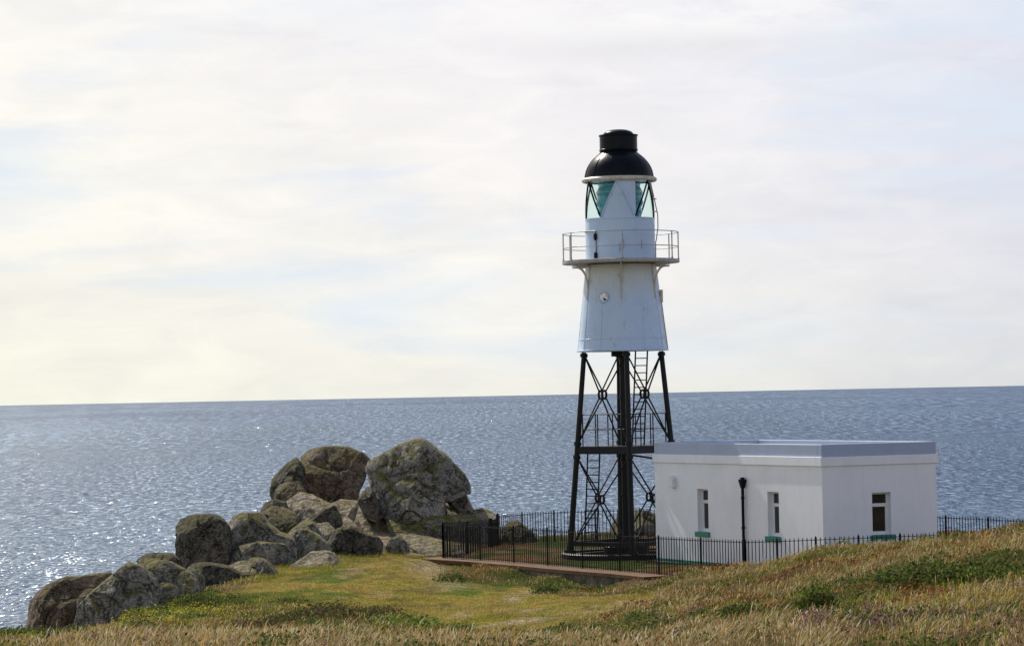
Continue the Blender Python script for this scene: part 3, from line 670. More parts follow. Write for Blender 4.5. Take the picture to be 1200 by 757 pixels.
# braces: each face, each storey: two crossing pairs and a ring turnbuckle
def turnring(c, nrm, w, h, parent):
    n = Vector(nrm).normalized(); t = n.cross(Vector((0, 0, 1))).normalized(); u = Vector((0, 0, 1))
    pts = []
    for k in range(9):
        a = 2 * math.pi * (k + .5) / 8
        pts.append(c + t * math.cos(a) * w * 1.08 + u * math.sin(a) * h * 1.08)
    m = MB(); m.tube(pts[:8] + [pts[0]], .04, 8, False); m.build('brace_ring', M['black_iron'], parent)
for k in range(4):
    a0, a1 = LEGA[k], LEGA[(k + 1) % 4]
    for (z0, z1) in ((.25, zP0 - .08), (zP1 + .08, zS0 - .08)):
        A0, A1, B0, B1 = legp(a0, z0), legp(a0, z1), legp(a1, z0), legp(a1, z1)
        # crossing point of the diagonals
        w0 = (B0 - A0).length; w1 = (B1 - A1).length; s = w0 / (w0 + w1)
        C = A0 + (B1 - A0) * s
        n = (A0 + B0) / 2; n.z = 0
        zv = Vector((0, 0, 1)); tt = (B0 - A0).normalized()
        turnring(C, n, .085, .13, lh)
        for (p, sx, sz) in ((A0, -1, -1), (A1, -1, 1), (B0, 1, -1), (B1, 1, 1)):
            e = C + tt * sx * .07 + zv * sz * .11
            m = MB(); m.tube([p, e], .026, 8); m.build('brace_rod', M['black_iron'], lh)
# mid platform
def sqpath(r, z, yaw=0):
    return [pol(a + yaw, r, z) for a in LEGA]
m = MB(); rp = RB + (RT - RB) * (zP0 / zS0)
c4_ = sqpath(rp, (zP0 + zP1) / 2)
for k in range(4): m.bar(c4_[k], c4_[(k + 1) % 4], .10, zP1 - zP0)
m.build('platform_beam', M['black_iron'], lh)
m = MB()
q = sqpath(rp - .05, zP1 - .03); q2 = sqpath(rp - .05, zP1 + .012)
m.add(q + q2, [(3, 2, 1, 0), (4, 5, 6, 7), (0, 1, 5, 4), (1, 2, 6, 5), (2, 3, 7, 6), (3, 0, 4, 7)])
m.build('platform_deck', M['black_iron'], lh)
m = MB(); m.bar(legp(LEGA[0], zP0 - .05) * .6 + Vector((0, 0, zP0 * .4)), pol(60, 1.25, zP0 - .2), .06); m.build('platform_tie', M['black_iron'], lh)
rr = 1.37; zr0, zr1, zr2 = zP1, tz(502.5), tz(485)
rc = sqpath(rr, 0)
m = MB()
for zz in (zr1, zr2):
    for k in range(4):
        a, b_ = rc[k].copy(), rc[(k + 1) % 4].copy(); a.z = b_.z = zz; m.tube([a, b_], .018, 6)
pr = m.build('platform_railing', M['black_iron'], lh)
for k in range(4):
    for f in (0, .33, .66):
        p = rc[k].lerp(rc[(k + 1) % 4], f)
        m = MB(); m.tube([(p.x, p.y, zr0), (p.x, p.y, zr2)], .02, 6); m.build('railing_post', M['black_iron'], pr)
# ladders
def ladder(p0, p1, w, name='ladder'):
    p0, p1 = Vector(p0), Vector(p1); m = MB(); x = Vector((1, 0.15, 0)).normalized() * w / 2
    for s in (-1, 1): m.bar(p0 + s * x, p1 + s * x, .05, .06)
    n = int((p1 - p0).length / .235)
    for k in range(1, n): c_ = p0.lerp(p1, k / n); m.tube([c_ - x, c_ + x], .019, 6)
    return m.build(name, M['black_iron'], lh)
def tx(px, py, d=TD): return P(px, py, d).x - TX
ladder((tx(748.5, 522), .45, zP1), (tx(752.3, 412), .35, zS0), .40)
ladder((tx(692.5, 640), .3, .3), (tx(696.5, 531), .3, zP1), .40)
# plinth: round black ring wall the legs stand on
m = MB(); m.lathe([(2.15, -.4), (2.15, .10), (2.10, .13), (1.95, .13), (1.95, .06), (1.6, .06), (1.6, -.1)], n=64)
sharp(m.build('base_plinth', M['black_iron'], lh))
m = MB(); m.lathe([(.75, -.1), (.75, .3), (.70, .34), (.01, .34)], n=40); sharp(m.build('column_footing', M['black_iron'], lh))
for k in range(4):
    a, b_ = legp(LEGA[k], .42), legp(LEGA[(k + 1) % 4], .42)
    m = MB(); m.bar(a, b_, .1, .14); m.build('base_beam', M['black_iron'], lh)

# white plated body
shift = tx(730.5, 411, TD)
def arcshell(name, prof, mat_, n=96, parent=lh, th=None, sh=35):
    m = MB(); m.lathe(prof, n=n); return sharp(m.build(name, mat_, parent), sh)
rS0, rS1 = 1.475, 1.15
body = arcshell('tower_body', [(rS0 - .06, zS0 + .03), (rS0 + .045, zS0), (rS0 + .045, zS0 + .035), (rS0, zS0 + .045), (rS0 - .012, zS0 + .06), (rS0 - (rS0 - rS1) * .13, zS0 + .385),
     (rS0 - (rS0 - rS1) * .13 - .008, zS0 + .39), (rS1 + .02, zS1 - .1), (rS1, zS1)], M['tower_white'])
MB().lathe([(.05, zS0 + .03), (rS0 - .05, zS0 + .03)], n=64).build('tower_floor', M['tower_white'], lh)
def skr(z):
    return rS0 + (rS1 - rS0) * (z - zS0) / (zS1 - zS0)
# plate seams as thin raised straps with rivets
def strap(deg, z0, z1, rf, w=.05, n=14, rivets=True, name='plate_strap', mt='tower_white', proud=.008):
    m = MB(); L, Rr_ = [], []
    N_ = 10
    vs = []
    for i in range(N_ + 1):
        z = z0 + (z1 - z0) * i / N_; r = rf(z)
        da = math.degrees(w / 2 / r)
        for (dd_, rr_) in ((-da, r - .01), (-da, r + proud), (da, r + proud), (da, r - .01)): vs.append(pol(deg + dd_, rr_, z))
    fs = [(i * 4 + j, i * 4 + j + 1, (i + 1) * 4 + j + 1, (i + 1) * 4 + j) for i in range(N_) for j in range(3)]
    fs += [(3, 2, 1, 0), (N_ * 4, N_ * 4 + 1, N_ * 4 + 2, N_ * 4 + 3)]
    m.add(vs, fs)
    if rivets:
        k = int((z1 - z0) / .11)
        for i in range(k):
            z = z0 + (i + .5) * (z1 - z0) / k
            for s in (-1, 1):
                a = deg + s * math.degrees(w * .3 / rf(z)); p0 = pol(a, rf(z) + proud - .002, z); p1 = pol(a, rf(z) + proud + .012, z)
                m.tube([p0, p1], [.012, .007], 6)
    return m.build(name, M[mt], lh)
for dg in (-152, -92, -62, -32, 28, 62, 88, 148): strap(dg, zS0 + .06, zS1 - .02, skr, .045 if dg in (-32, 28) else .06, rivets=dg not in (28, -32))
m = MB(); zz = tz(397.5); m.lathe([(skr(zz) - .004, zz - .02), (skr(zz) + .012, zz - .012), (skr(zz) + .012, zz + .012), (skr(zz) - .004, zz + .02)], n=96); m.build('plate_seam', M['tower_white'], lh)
# porthole
def on_surf(px, py):
    z = tz(py, px); x = tx(px, py); r = skr(z)
    return math.degrees(math.asin(max(-1, min(1, x / r)))), z
pa, pz = on_surf(706.3, 349.7)
pc = pol(pa, skr(pz), pz); pn = ang(pa); pt = Vector((0, 0, 1)).cross(pn).normalized(); pu = pn.cross(pt)
if pu.z < 0: pu = -pu
def disc(c_, n_, r, th, seg=28):
    m = MB(); m.tube([c_ - n_ * .02, c_ + n_ * th], r, seg); return m
ring = MB(); pts = [pc + pn * .03 + (pt * math.cos(2*math.pi*k/32) + pu * math.sin(2*math.pi*k/32)) * .165 for k in range(33)]
ring.tube(pts, .028, 8, False); port = ring.build('porthole', M['tower_white'], lh)
disc(pc, pn, .155, .012).build('porthole_recess', M['black_iron'], port)
m = MB()   # white sectors stand in for bright sky showing between the fan blades
def fan(a0, a1, r1, dep):
    vs = [pc + pn * dep]; K = 8
    for i in range(K + 1):
        a = R(a0 + (a1 - a0) * i / K); vs.append(pc + pn * dep + (pt * math.cos(a) + pu * math.sin(a)) * r1)
    m.add(vs, [(0, i, i + 1) for i in range(1, K + 1)])
    m.add([v - pn * .006 for v in vs], [(0, i + 1, i) for i in range(1, K + 1)])
fan(25, 118, .14, .026); fan(124, 215, .145, .026); fan(222, 268, .13, .026); fan(-30, 15, .13, .026)
m.build('bright_sky_sector', M['bright_white'], port)
# small junction box and cable on the right side
ba, bz = on_surf(773.5, 347)
m = MB(); c_ = pol(80, skr(bz) + .05, bz); m.box(c_.x - .05, c_.x + .05, c_.y - .05, c_.y + .05, bz - .22, bz + .2); bevel(m.build('junction_box', M['cream_iron'], lh))
m = MB(); m.tube([pol(80, skr(z) + .03, z) for z in np.linspace(bz - .2, zS0 + .05, 8)], .018, 6); m.build('cable', M['cream_iron'], lh)
# gallery
RG = 1.93
arcshell('gallery_deck', [(rS1 - .02, zG0 + .03), (RG - .10, zG0 + .06), (RG, zG0 + .045), (RG + .008, zG1), (RG - .04, zG1 + .012), (1.0, zG1 + .012)], M['rail_paint'], 72)
for a in (0, 60, 120, 180, 240, 300):
    pts = []
    za = zS1 - 1.15
    for i in range(11):
        t = i / 10; th = t * math.pi / 2
        # quarter curve from the body out to the deck edge
        r = skr(za + .35) + .02 + (RG - .25 - skr(za + .35)) * (1 - math.cos(th)); z = za + .35 + (zG0 - za - .38) * math.sin(th)
        pts.append(pol(a - 2, r, z))
    m = MB(); m.tube(pts, .028, 8)
    m.bar(pol(a - 2, rS1 + .02, zG0 - .04), pol(a - 2, RG - .08, zG0 - .02), .05, .06)
    m.bar(pol(a - 2, skr(za) + .02, za), pol(a - 2, skr(zG0) + .02, zG0 - .05), .05, .03, up=ang(a))
    m.build('bracket', M['cream_iron'], lh)
zR2 = tz(273.5, 728); zR1 = tz(290.5, 728)
m = MB()
for zz in (zR2, zR1):
    m.tube([pol(360 * k / 48, RG - .03, zz) for k in range(49)], .0155, 6, False)
gr = m.build('gallery_railing', M['rail_paint'], lh)
for a in (0, 60, 84, 120, 150, 180, 210, 240, 276, 300):
    m = MB(); m.tube([pol(a, RG - .03, zG1), pol(a, RG - .03, zR2 + .01)], .020, 6); m.tube([pol(a, RG - .03, zG1 + .01), pol(a, RG - .03, zG1 + .05)], .035, 8); m.build('railing_post', M['rail_paint'], gr)
# drum (watch room)
RD = 1.13; zW0, zW1 = tz(256.5), tz(213.5); zE0, zE1 = tz(213.8), tz(208.8)
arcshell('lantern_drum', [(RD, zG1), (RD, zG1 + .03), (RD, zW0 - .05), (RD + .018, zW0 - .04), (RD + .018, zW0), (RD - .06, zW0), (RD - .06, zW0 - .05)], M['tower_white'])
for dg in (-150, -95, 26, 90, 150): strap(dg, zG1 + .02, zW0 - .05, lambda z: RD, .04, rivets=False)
MB().lathe([(.02, zW0 - .06), (RD - .03, zW0 - .06)], n=48).build('lantern_floor', M['tower_white'], lh)
# door on the left front of the drum
dm = MB(); vs = []; K = 8
for i in range(K + 1):
    a = -88 + (44) * i / K
    for (r, z) in ((RD - .01, zG1 + .06), (RD + .022, zG1 + .06), (RD + .022, tz(272.5)), (RD - .01, tz(272.5))): vs.append(pol(a, r, z))
fs = [(i * 4 + j, (i + 1) * 4 + j, (i + 1) * 4 + (j + 1) % 4, i * 4 + (j + 1) % 4) for i in range(K) for j in range(4)] + [(0, 1, 2, 3), (K * 4 + 3, K * 4 + 2, K * 4 + 1, K * 4)]
dm.add(vs, fs, False); door = sharp(dm.build('door', M['tower_white'], lh))
m = MB(); m.tube([pol(-45.5, RD + .03, zG1 + .06), pol(-45.5, RD + .03, tz(272.5))], .014, 6); m.build('door_edge_rod', M['black_iron'], door)
for py in (278.5, 300.5):
    z = tz(py); m = MB(); m.box(-.055, .055, -.03, .03, -.09, .09); m.tube([(0.02, -.04, -.12), (.02, -.04, .12)], .022, 8)
    h = m.build('hinge', M['black_iron'], door); h.location = pol(-46.5, RD + .035, z); h.rotation_euler = (0, 0, R(-46.5))
m = MB(); m.lathe([(RD + .0, tz(272.2)), (RD + .05, tz(272.2)), (RD + .05, tz(271.2)), (RD, tz(270.8))], n=10, a0=R(-90 - 90), a1=R(-90 - 46)); m.build('door_hood', M['cream_iron'], door)
for a, py in ((-3, 291), (3, 287), (35, 288)):
    m = MB(); m.tube([pol(a, RD + .03, tz(py) - .16), pol(a, RD + .03, tz(py) + .14)], .012, 6); m.build('hand_hold', M['rail_paint'], lh)
# lantern: glass, triangular bars, one blanked panel, lens
RL = 1.115
MB().lathe([(RL - .03, zW0), (RL - .03, zW1)], n=72).build('glazing', M['lantern_glass'], lh)
def bar_on(a0, z0, a1, z1, r, w=.045):
    pts = [pol(a0 + (a1 - a0) * i / 6, r, z0 + (z1 - z0) * i / 6) for i in range(7)]
    m = MB()
    for i in range(6): m.bar(pts[i], pts[i + 1], w, .05, up=ang((a0 + a1) / 2))
    return m
tops = [-66 + 60 * k for k in range(6)]; bots = [-36 + 60 * k for k in range(6)]
for k in range(6):
    for bt in (bots[k], bots[k] - 60):
        dark = not (bt in (-36, 24) and tops[k] == -6)
        bar_on(tops[k], zW1, bt, zW0, RL + (0 if dark else .004), .032).build('glazing_bar', M['black_gloss'] if dark else M['tower_white'], lh)
def curved_panel(name, fn, r, mt, K=24):
    """panel on the lantern cylinder; fn(t)->(angle, z0, z1) for t in 0..1"""
    m = MB(); vs = []
    for i in range(K + 1):
        a, z0, z1 = fn(i / K)
        vs += [pol(a, r - .006, z0), pol(a, r + .006, z0), pol(a, r + .006, z1), pol(a, r - .006, z1)]
    fs = [(i * 4 + j, (i + 1) * 4 + j, (i + 1) * 4 + (j + 1) % 4, i * 4 + (j + 1) % 4) for i in range(K) for j in range(4)] + [(0, 3, 2, 1), (K * 4, K * 4 + 1, K * 4 + 2, K * 4 + 3)]
    m.add(vs, fs, True); o = m.build(name, mt, lh); return sharp(o)
def blank(t):
    a = -36 + t * 62
    z1 = zW0 + (zW1 - zW0) * min(1, (a + 36) / 30 + .001)
    return a, zW0 - .01, z1
curved_panel('blanking_panel', blank, RL - .012, M['tower_white'], 36)
m = MB(); m.tube([pol(-5, RL + .0, tz(229)), pol(-5, RL + .03, tz(229))], .05, 16); m.build('lantern_vent', M['tower_white'], lh)
lens_prof = []
for i in range(15):
    t = i / 14; z = zW0 + .04 + (zW1 - zW0 - .05) * t; r = .66 + .10 * math.sin(math.pi * t) ** .7 - .03 * math.cos(t * 22)
    lens_prof.append((r, z))
m = MB(); m.lathe([(.3, zW0)] + lens_prof + [(.2, zW1)], n=48); m.build('lens', M['teal_lens'], lh)
# eave ring and dome
arcshell('dome_rim', [(RD - .02, zE0 + .01), (1.19, zE0), (1.235, zE0 + .03), (1.245, zE0 + .09), (1.20, zE1), (1.1, zE1 + .02)], M['cream_iron'])
MB().lathe([(.01, zE0 + .05), (1.16, zE0 + .03)], n=48).build('lantern_ceiling', M['teal_lens'], lh)
zD1 = tz(178.5); prof = []
for h_, w_ in ((0, 161), (15, 159.5), (35, 155), (52, 148.5), (66, 141), (80, 131.5), (93, 120.5), (104, 109), (113, 98), (120, 90), (127, 85)):
    prof.append((w_ / 161 * 1.148, zE1 + (zD1 - zE1) * h_ / 127))
prof += [(.585, zD1 + .03)]
dome = arcshell('dome', [(1.145, zE1 - .02)] + prof, M['black_gloss'], 72, sh=60)
m = MB()
for k in range(12):
    pts = [pol(k * 30 + 12, r + .004, z) for r, z in prof[:-1]]
    m.tube(pts, .010, 6)
m.build('dome_seam', M['black_gloss'], dome)
zV0, zV1 = tz(177.5), tz(158.5)
arcshell('vent_drum', [(.5, zV0 + .02), (.632, zV0), (.64, zV0 + .05), (.622, zV0 + .07), (.622, zV1 - .06), (.645, zV1 - .04), (.645, zV1), (.56, zV1 + .005)], M['black_gloss'], 60)
zC = tz(152.3)
arcshell('vent_cap', [(.60, zV1)] + [(.50 * math.cos(R(t)) ** .8 + .001, zV1 + .01 + (zC - zV1) * math.sin(R(t))) for t in range(0, 91, 10)], M['black_gloss'], 48, sh=60)
# conduit on the right: from the eave down past the lantern
m = MB(); m.tube([pol(62, RL + .03, zW1 - .1), pol(70, RL + .05, zW1 - .45), pol(76, RL + .09, zW1 - .8), pol(80, RL + .14, zW0 + .1), pol(80, RL + .14, zW0 - .3), pol(78, RL + .08, zW0 - .75), pol(77, RD + .05, zG1 + .6), pol(77, RD + .04, zG1)], .018, 8)
for z in (zW1 - .6, zW0 + .2): m.tube([pol(76, RL, z), pol(77, RL + .12, z)], .02, 6)
m.build('conduit', M['rail_paint'], lh)

# ------------------------------------------------------------------ service building
H0 = Vector((ZX(769.3, 97, 0), 97.0)); H1 = Vector((ZX(964, 87.8, 2), 87.8))
u1 = (H1 - H0).normalized(); L1 = (H1 - H0).length         # along the long wall, towards the camera
u2 = Vector((-u1.y, u1.x));  u2 = u2 if u2.x > 0 else -u2   # along the short wall, to the right
L2 = 3.92
# local frame: origin at near corner, +x along short wall, +y away from camera along long wall
hs = empty('service_building', (H1.x, H1.y, 0), math.atan2(u2.y, u2.x))
tag(hs, 'flat-roofed white rendered building with green sills beside the lighthouse', 'building')
def onwall(px):   # long wall: local y for a photo column
    lo, hi = 0.0, L1
    for _ in range(40):
        t = (lo + hi) / 2; p = H1 - u1 * t
        x = 600 + FPX * (p.x) / p.y - (0) 
        # include roll at z~2
        xx = ZX(px, p.y, 2.0)
        if p.x > xx: lo = t
        else: hi = t
    return t
def onshort(px):
    lo, hi = 0.0, L2
    for _ in range(40):
        t = (lo + hi) / 2; p = H1 + u2 * t
        if p.x < ZX(px, p.y, 2.0): lo = t
        else: hi = t
    return t
def wz(py, px, depth): return P(px, py, depth).z
zTop = wz(518.4, 769, 97); zPar = wz(532.4, 769, 97); zCor = wz(541.7, 769, 97)
zRoof = zTop - .30; TH = .3
w1 = (onwall(829.8), onwall(817.2)); w2 = (onwall(912.7), onwall(899.4)); w3 = (onshort(1022), onshort(1043.9))
wz0, wz1 = wz(623, 823, 94.2), wz(572.8, 823, 94.2)
v0, v1 = wz(626.5, 1033, 88.6), wz(576.8, 1033, 88.6)
print('house', L1, zTop, zPar, zCor, w1, w2, w3, wz0, wz1, v0, v1)
# walls with real openings: build from boxes between openings
m = MB()
def wall_y(x0, x1, openings, z0o, z1o):
    ys = [0.0]
    for a, b_ in sorted(openings): ys += [a, b_]
    ys.append(L1)
    for i in range(0, len(ys), 2): m.box(x0, x1, ys[i], ys[i + 1], -.6, zPar)
    for a, b_ in openings:
        m.box(x0, x1, a, b_, -.6, z0o); m.box(x0, x1, a, b_, z1o, zPar)
wall_y(0, TH, [tuple(sorted(w1)), tuple(sorted(w2))], wz0, wz1)
a, b_ = w3
m.box(TH, a, 0, TH, -.6, zPar); m.box(b_, L2, 0, TH, -.6, zPar); m.box(a, b_, 0, TH, -.6, v0); m.box(a, b_, 0, TH, v1, zPar)
m.box(L2 - TH, L2, TH, L1, -.6, zPar); m.box(TH, L2 - TH, L1 - TH, L1, -.6, zPar)
wl = m.build('wall', M['white_render'], hs)
# merge inner coplanar seams so shading is continuous
bm = bmesh.new(); bm.from_mesh(wl.data); bmesh.ops.remove_doubles(bm, verts=bm.verts, dist=1e-4)
dead = []
seen = {}
for f in bm.faces:
    key = tuple(sorted(v.index for v in f.verts)); seen.setdefault(key, []).append(f)
for k, fl in seen.items():
    if len(fl) > 1: dead += fl
bmesh.ops.delete(bm, geom=dead, context='FACES_ONLY'); bm.to_mesh(wl.data); bm.free()
def ringbox(o, i, z0, z1, name, mt):
    """rectangular ring: o outset, i inset from the outer wall plane"""
    m = MB()
    m.box(-o, L2 + o, -o, i, z0, z1); m.box(-o, L2 + o, L1 - i, L1 + o, z0, z1)
    m.box(-o, i, i, L1 - i, z0, z1); m.box(L2 - i, L2 + o, i, L1 - i, z0, z1)
    return m.build(name, mt, hs)
bevel(ringbox(.05, .25, zCor, zPar + .02, 'cornice', M['white_render']), .015)
bevel(ringbox(.004, .20, zPar + .02, zTop, 'parapet', M['parapet_paint']), .02)
ringbox(.012, .1, -.02, .065, 'base_trim', M['green_paint'])
MB().box(.2, L2 - .2, .2, L1 - .2, zRoof - .15, zRoof).build('roof', M['roof_felt'], hs)
MB().box(TH, L2 - TH, TH, L1 - TH, -.1, .02).build('inner_floor', M['concrete'], hs)
# windows
def window(axis, a, b_, z0, z1, curtain=False):
    w = b_ - a; dep = .17; fr = MB(); T = .055; zt = z0 + (z1 - z0) * .70
    def bx(mm, s0, s1, d0, d1, za, zb):
        if axis == 'y': mm.box(d0, d1, s0, s1, za, zb)
        else: mm.box(s0, s1, d0, d1, za, zb)
    bx(fr, a, b_, dep, dep + .06, z0, z0 + .10); bx(fr, a, b_, dep, dep + .06, z1 - T, z1)
    bx(fr, a, a + T, dep, dep + .06, z0 + .10, z1 - T); bx(fr, b_ - T, b_, dep, dep + .06, z0 + .10, z1 - T)
    bx(fr, a + T, b_ - T, dep, dep + .06, zt - .05, zt + .05)
    bx(fr, a + T, a + T + .03, dep + .012, dep + .05, z0 + .10, zt - .05); bx(fr, b_ - T - .03, b_ - T, dep + .012, dep + .05, z0 + .10, zt - .05)
    f = fr.build('window', M['frame_white'], hs); bevel(f, .006)
    for (za, zb) in ((z0 + .10, zt - .05), (zt + .05, z1 - T)):
        p = MB(); bx(p, a + T, b_ - T, dep + .028, dep + .034, za, zb); p.build('pane', M['dark_glass'], f)
    s = MB(); bx(s, a - .09, b_ + .09, -.07, .10, z0 - .155, z0 - .0); bevel(s.build('sill', M['green_paint'], f), .01)
window('y', min(w1), max(w1), wz0, wz1); window('y', min(w2), max(w2), wz0, wz1); window('x', w3[0], w3[1], v0, v1)
# downpipe with hopper
yd = onwall(873.5); zh = wz(561.5, 873, 91.8)
m = MB(); m.tube([(-.09, yd, -.2), (-.09, yd, zh - .22)], .045, 12)
for z in (.3, 1.2, 2.1): m.tube([(-.09, yd, z - .035), (-.09, yd, z + .035)], .058, 12)
dp = m.build('downpipe', M['black_gloss'], hs)
m = MB(); m.add([(-.18, yd - .12, zh), (0, yd - .12, zh), (0, yd + .12, zh), (-.18, yd + .12, zh), (-.135, yd - .05, zh - .27), (-.04, yd - .05, zh - .27), (-.04, yd + .05, zh - .27), (-.135, yd + .05, zh - .27)],
   [(0, 1, 2, 3), (7, 6, 5, 4), (0, 4, 5, 1), (1, 5, 6, 2), (2, 6, 7, 3), (3, 7, 4, 0)]); m.tube([(-.09, yd, zh - .02), (-.09, yd, zh + .06)], .07, 10); bevel(m.build('hopper', M['black_gloss'], dp))
# vent cowl
yv = onwall(790.5); zv0, zv1 = wz(571.3, 791, 95.8), wz(556.5, 791, 95.8)
m = MB(); K = 10; vs = []
hw = .13
prof = [(-hw, zv0)] + [(-hw * math.cos(R(t)), zv1 - hw + hw * math.sin(R(t))) for t in range(0, 181, 18)] + [(hw, zv0)]
for x in (-.14, 0): vs += [(x, yv + p[0], p[1]) for p in prof]
n_ = len(prof); m.add(vs, [tuple(range(n_))[::-1], tuple(range(n_, 2 * n_))] + [(i, (i + 1) % n_, n_ + (i + 1) % n_, n_ + i) for i in range(n_)])
bevel(m.build('vent_cowl', M['frame_white'], hs), .02)

# ------------------------------------------------------------------ iron fences
def fence(label, pts, ztop, zbot, gap=.14, per=None, thick_posts=(), group='iron railings round the lighthouse enclosure'):
    """pts: plan polyline [(x,y)], ztop/zbot per point; one bay between consecutive points"""
    root = empty('iron_fence', (pts[0][0], pts[0][1], zbot[0])); tag(root, label, 'fence', group)
    o = Vector((pts[0][0], pts[0][1], zbot[0]))
    for i in range(len(pts)):
        r = .055 if i in thick_posts else .03
        m = MB(); a = Vector((*pts[i], zbot[i])) - o; b_ = Vector((*pts[i], ztop[i] + (.06 if r > .04 else .02))) - o
        m.bar(a - Vector((0, 0, .25)), b_, r * 2)
        m.tube([b_, b_ + Vector((0, 0, .05))], [r * .9, r * .3], 8)
        m.build('post', M['black_iron'], root)
    for i in range(len(pts) - 1):
        A = Vector((*pts[i], 0)); B = Vector((*pts[i + 1], 0)); L = (B - A).length; n = max(2, round(L / gap))
        m = MB(); rl = MB()
        for k in range(1, n):
            f = k / n; p = A.lerp(B, f); zt = ztop[i] + (ztop[i + 1] - ztop[i]) * f; zb = zbot[i] + (zbot[i + 1] - zbot[i]) * f
            j = random.uniform(-.004, .004)
            m.tube([Vector((p.x + j, p.y, zb + .03)) - o, Vector((p.x, p.y, zt + .0)) - o], 0.0135, 6)
            m.tube([Vector((p.x, p.y, zt)) - o, Vector((p.x, p.y, zt + .035)) - o], [0.0135, .003], 6)
        m.build('picket_panel', M['black_iron'], root)
        for dz in (-.045,):
            rl.bar(Vector((A.x, A.y, ztop[i] + dz)) - o, Vector((B.x, B.y, ztop[i + 1] + dz)) - o, .04, .018)
        rl.build('top_rail', M['black_iron'], root)
        rl = MB(); rl.bar(Vector((A.x, A.y, zbot[i] + .10)) - o, Vector((B.x, B.y, zbot[i + 1] + .10)) - o, .04, .018); rl.build('bottom_rail', M['black_iron'], root)
    return root
def resample(ctrl, n):
    """ctrl: list of (px, py_top, d, h); returns plan pts, ztop, zbot, n bays evenly by arc length"""
    w = [P(a, b_, d) for a, b_, d, h in ctrl]; hh = [c_[3] for c_ in ctrl]
    # refine with Catmull-like linear interpolation on x/y
    L = [0]
    for i in range(1, len(w)): L.append(L[-1] + (Vector((w[i].x, w[i].y)) - Vector((w[i-1].x, w[i-1].y))).length)
    s = np.linspace(0, L[-1], n + 1)
    X = np.interp(s, L, [v.x for v in w]); Yy = np.interp(s, L, [v.y for v in w]); Zt = np.interp(s, L, [v.z for v in w]); hhh = np.interp(s, L, hh)
    return list(zip(X, Yy)), list(Zt), list(Zt - hhh)
front = [(518.6, 614, 102, 1.17), (570, 616.2, 99.9, 1.17), (625, 619.0, 97.2, 1.17), (680, 622.5, 94.6, 1.17), (740, 627.2, 92.0, 1.17), (800, 630.5, 89.6, 1.2), (840, 632.6, 88.2, 1.25), (873, 633.6, 87.0, 1.28)]
p_, zt_, zb_ = resample(front, 8); fence('long curved black railing on the low wall in front of the lighthouse', p_, zt_, zb_)
hf = [(873, 633.6, 87.0, 1.28), (920, 632.2, 85.9, 1.28), (968, 630.0, 85.4, 1.28), (1040, 627.3, 85.4, 1.28), (1099, 624.6, 86, 1.3)]
p_, zt_, zb_ = resample(hf, 5); fence('black railing crossing before the white building, half buried in grass', p_, zt_, zb_)
side = [(518.6, 614, 102, 1.17), (545, 612, 104.5, 1.2), (575, 609.5, 107.5, 1.2)]
p_, zt_, zb_ = resample(side, 2); fence('short side railing running back towards the big boulders', p_, zt_, zb_)
back = [(583, 604.5, 108.5, 1.25), (622.5, 600.5, 110.5, 1.3), (665, 598.5, 111.5, 1.3), (720, 597.2, 112, 1.3), (775, 596.6, 112.2, 1.3), (850, 597, 111, 1.3)]
p_, zt_, zb_ = resample(back, 6); fence('rear railing on the seaward side behind the lattice legs', p_, zt_, zb_, thick_posts=(0,))
rt = [(1060, 602.5, 99.5, 1.3), (1101.5, 604.8, 98, 1.3), (1150, 606.5, 96.3, 1.3), (1199, 609.2, 94.6, 1.3), (1260, 613, 92.5, 1.3)]
p_, zt_, zb_ = resample(rt, 4); fence('railing beyond the right end of the building against the sea', p_, zt_, zb_)
# gate between the side and rear railing: two stout posts and a narrow gate
g0 = P(575, 609.5, 107.5); g1 = P(583, 604.5, 108.5)
gt = empty('gate', (g0.x, g0.y, g0.z - 1.2)); tag(gt, 'narrow dark iron gate between stout posts at the left rear corner', 'gate')
m = MB(); m.bar((0, 0, -.2), (0, 0, 1.28), .13); m.build('gate_post', M['black_iron'], gt)
m = MB(); dv = Vector((g1.x - g0.x, g1.y - g0.y, 0)) * .9
for k in range(1, 9): q_ = dv * (k / 9); m.tube([q_ + Vector((0, 0, .08)), q_ + Vector((0, 0, 1.2))], .013, 6)
m.bar(Vector((0, 0, .12)), dv + Vector((0, 0, .12)), .03); m.bar(Vector((0, 0, 1.12)), dv + Vector((0, 0, 1.12)), .03); m.build('gate_leaf', M['black_iron'], gt)

# low wall under the front railing
cw = [(508, 656, 102.6), (518.6, 656, 101.8), (570, 658, 99.7), (625, 662.5, 96.9), (680, 668, 94.2), (740, 674.5, 91.6), (775, 678, 90.0)]
lw_root = empty('low_wall', (0, 0, 0)); tag(lw_root, 'low dark concrete wall with rust brown coping carrying the front railing', 'wall')
cp = MB(); wb = MB()
wp = [P(a, b_, d) for a, b_, d in cw]; wz_ = [-.075, -.075, -.08, -.085, -.09, -.09, -.10]
vs_t, vs_b = [], []
for i, p in enumerate(wp):
    q0 = wp[max(i - 1, 0)]; q1 = wp[min(i + 1, len(wp) - 1)]; t = Vector((q1.x - q0.x, q1.y - q0.y, 0)).normalized(); n = Vector((t.y, -t.x, 0))
    if n.y > 0: n = -n
    z = wz_[i]
    o_, i_ = p + n * .62, p - n * .45
    vs_t += [(o_.x, o_.y, z - .10), (o_.x, o_.y, z + .0), (i_.x, i_.y, z + .0), (i_.x, i_.y, z - .10)]
    o2, i2 = p + n * .58, p - n * .40
    vs_b += [(o2.x, o2.y, z - .9), (o2.x, o2.y, z - .098), (i2.x, i2.y, z - .098), (i2.x, i2.y, z - .9)]
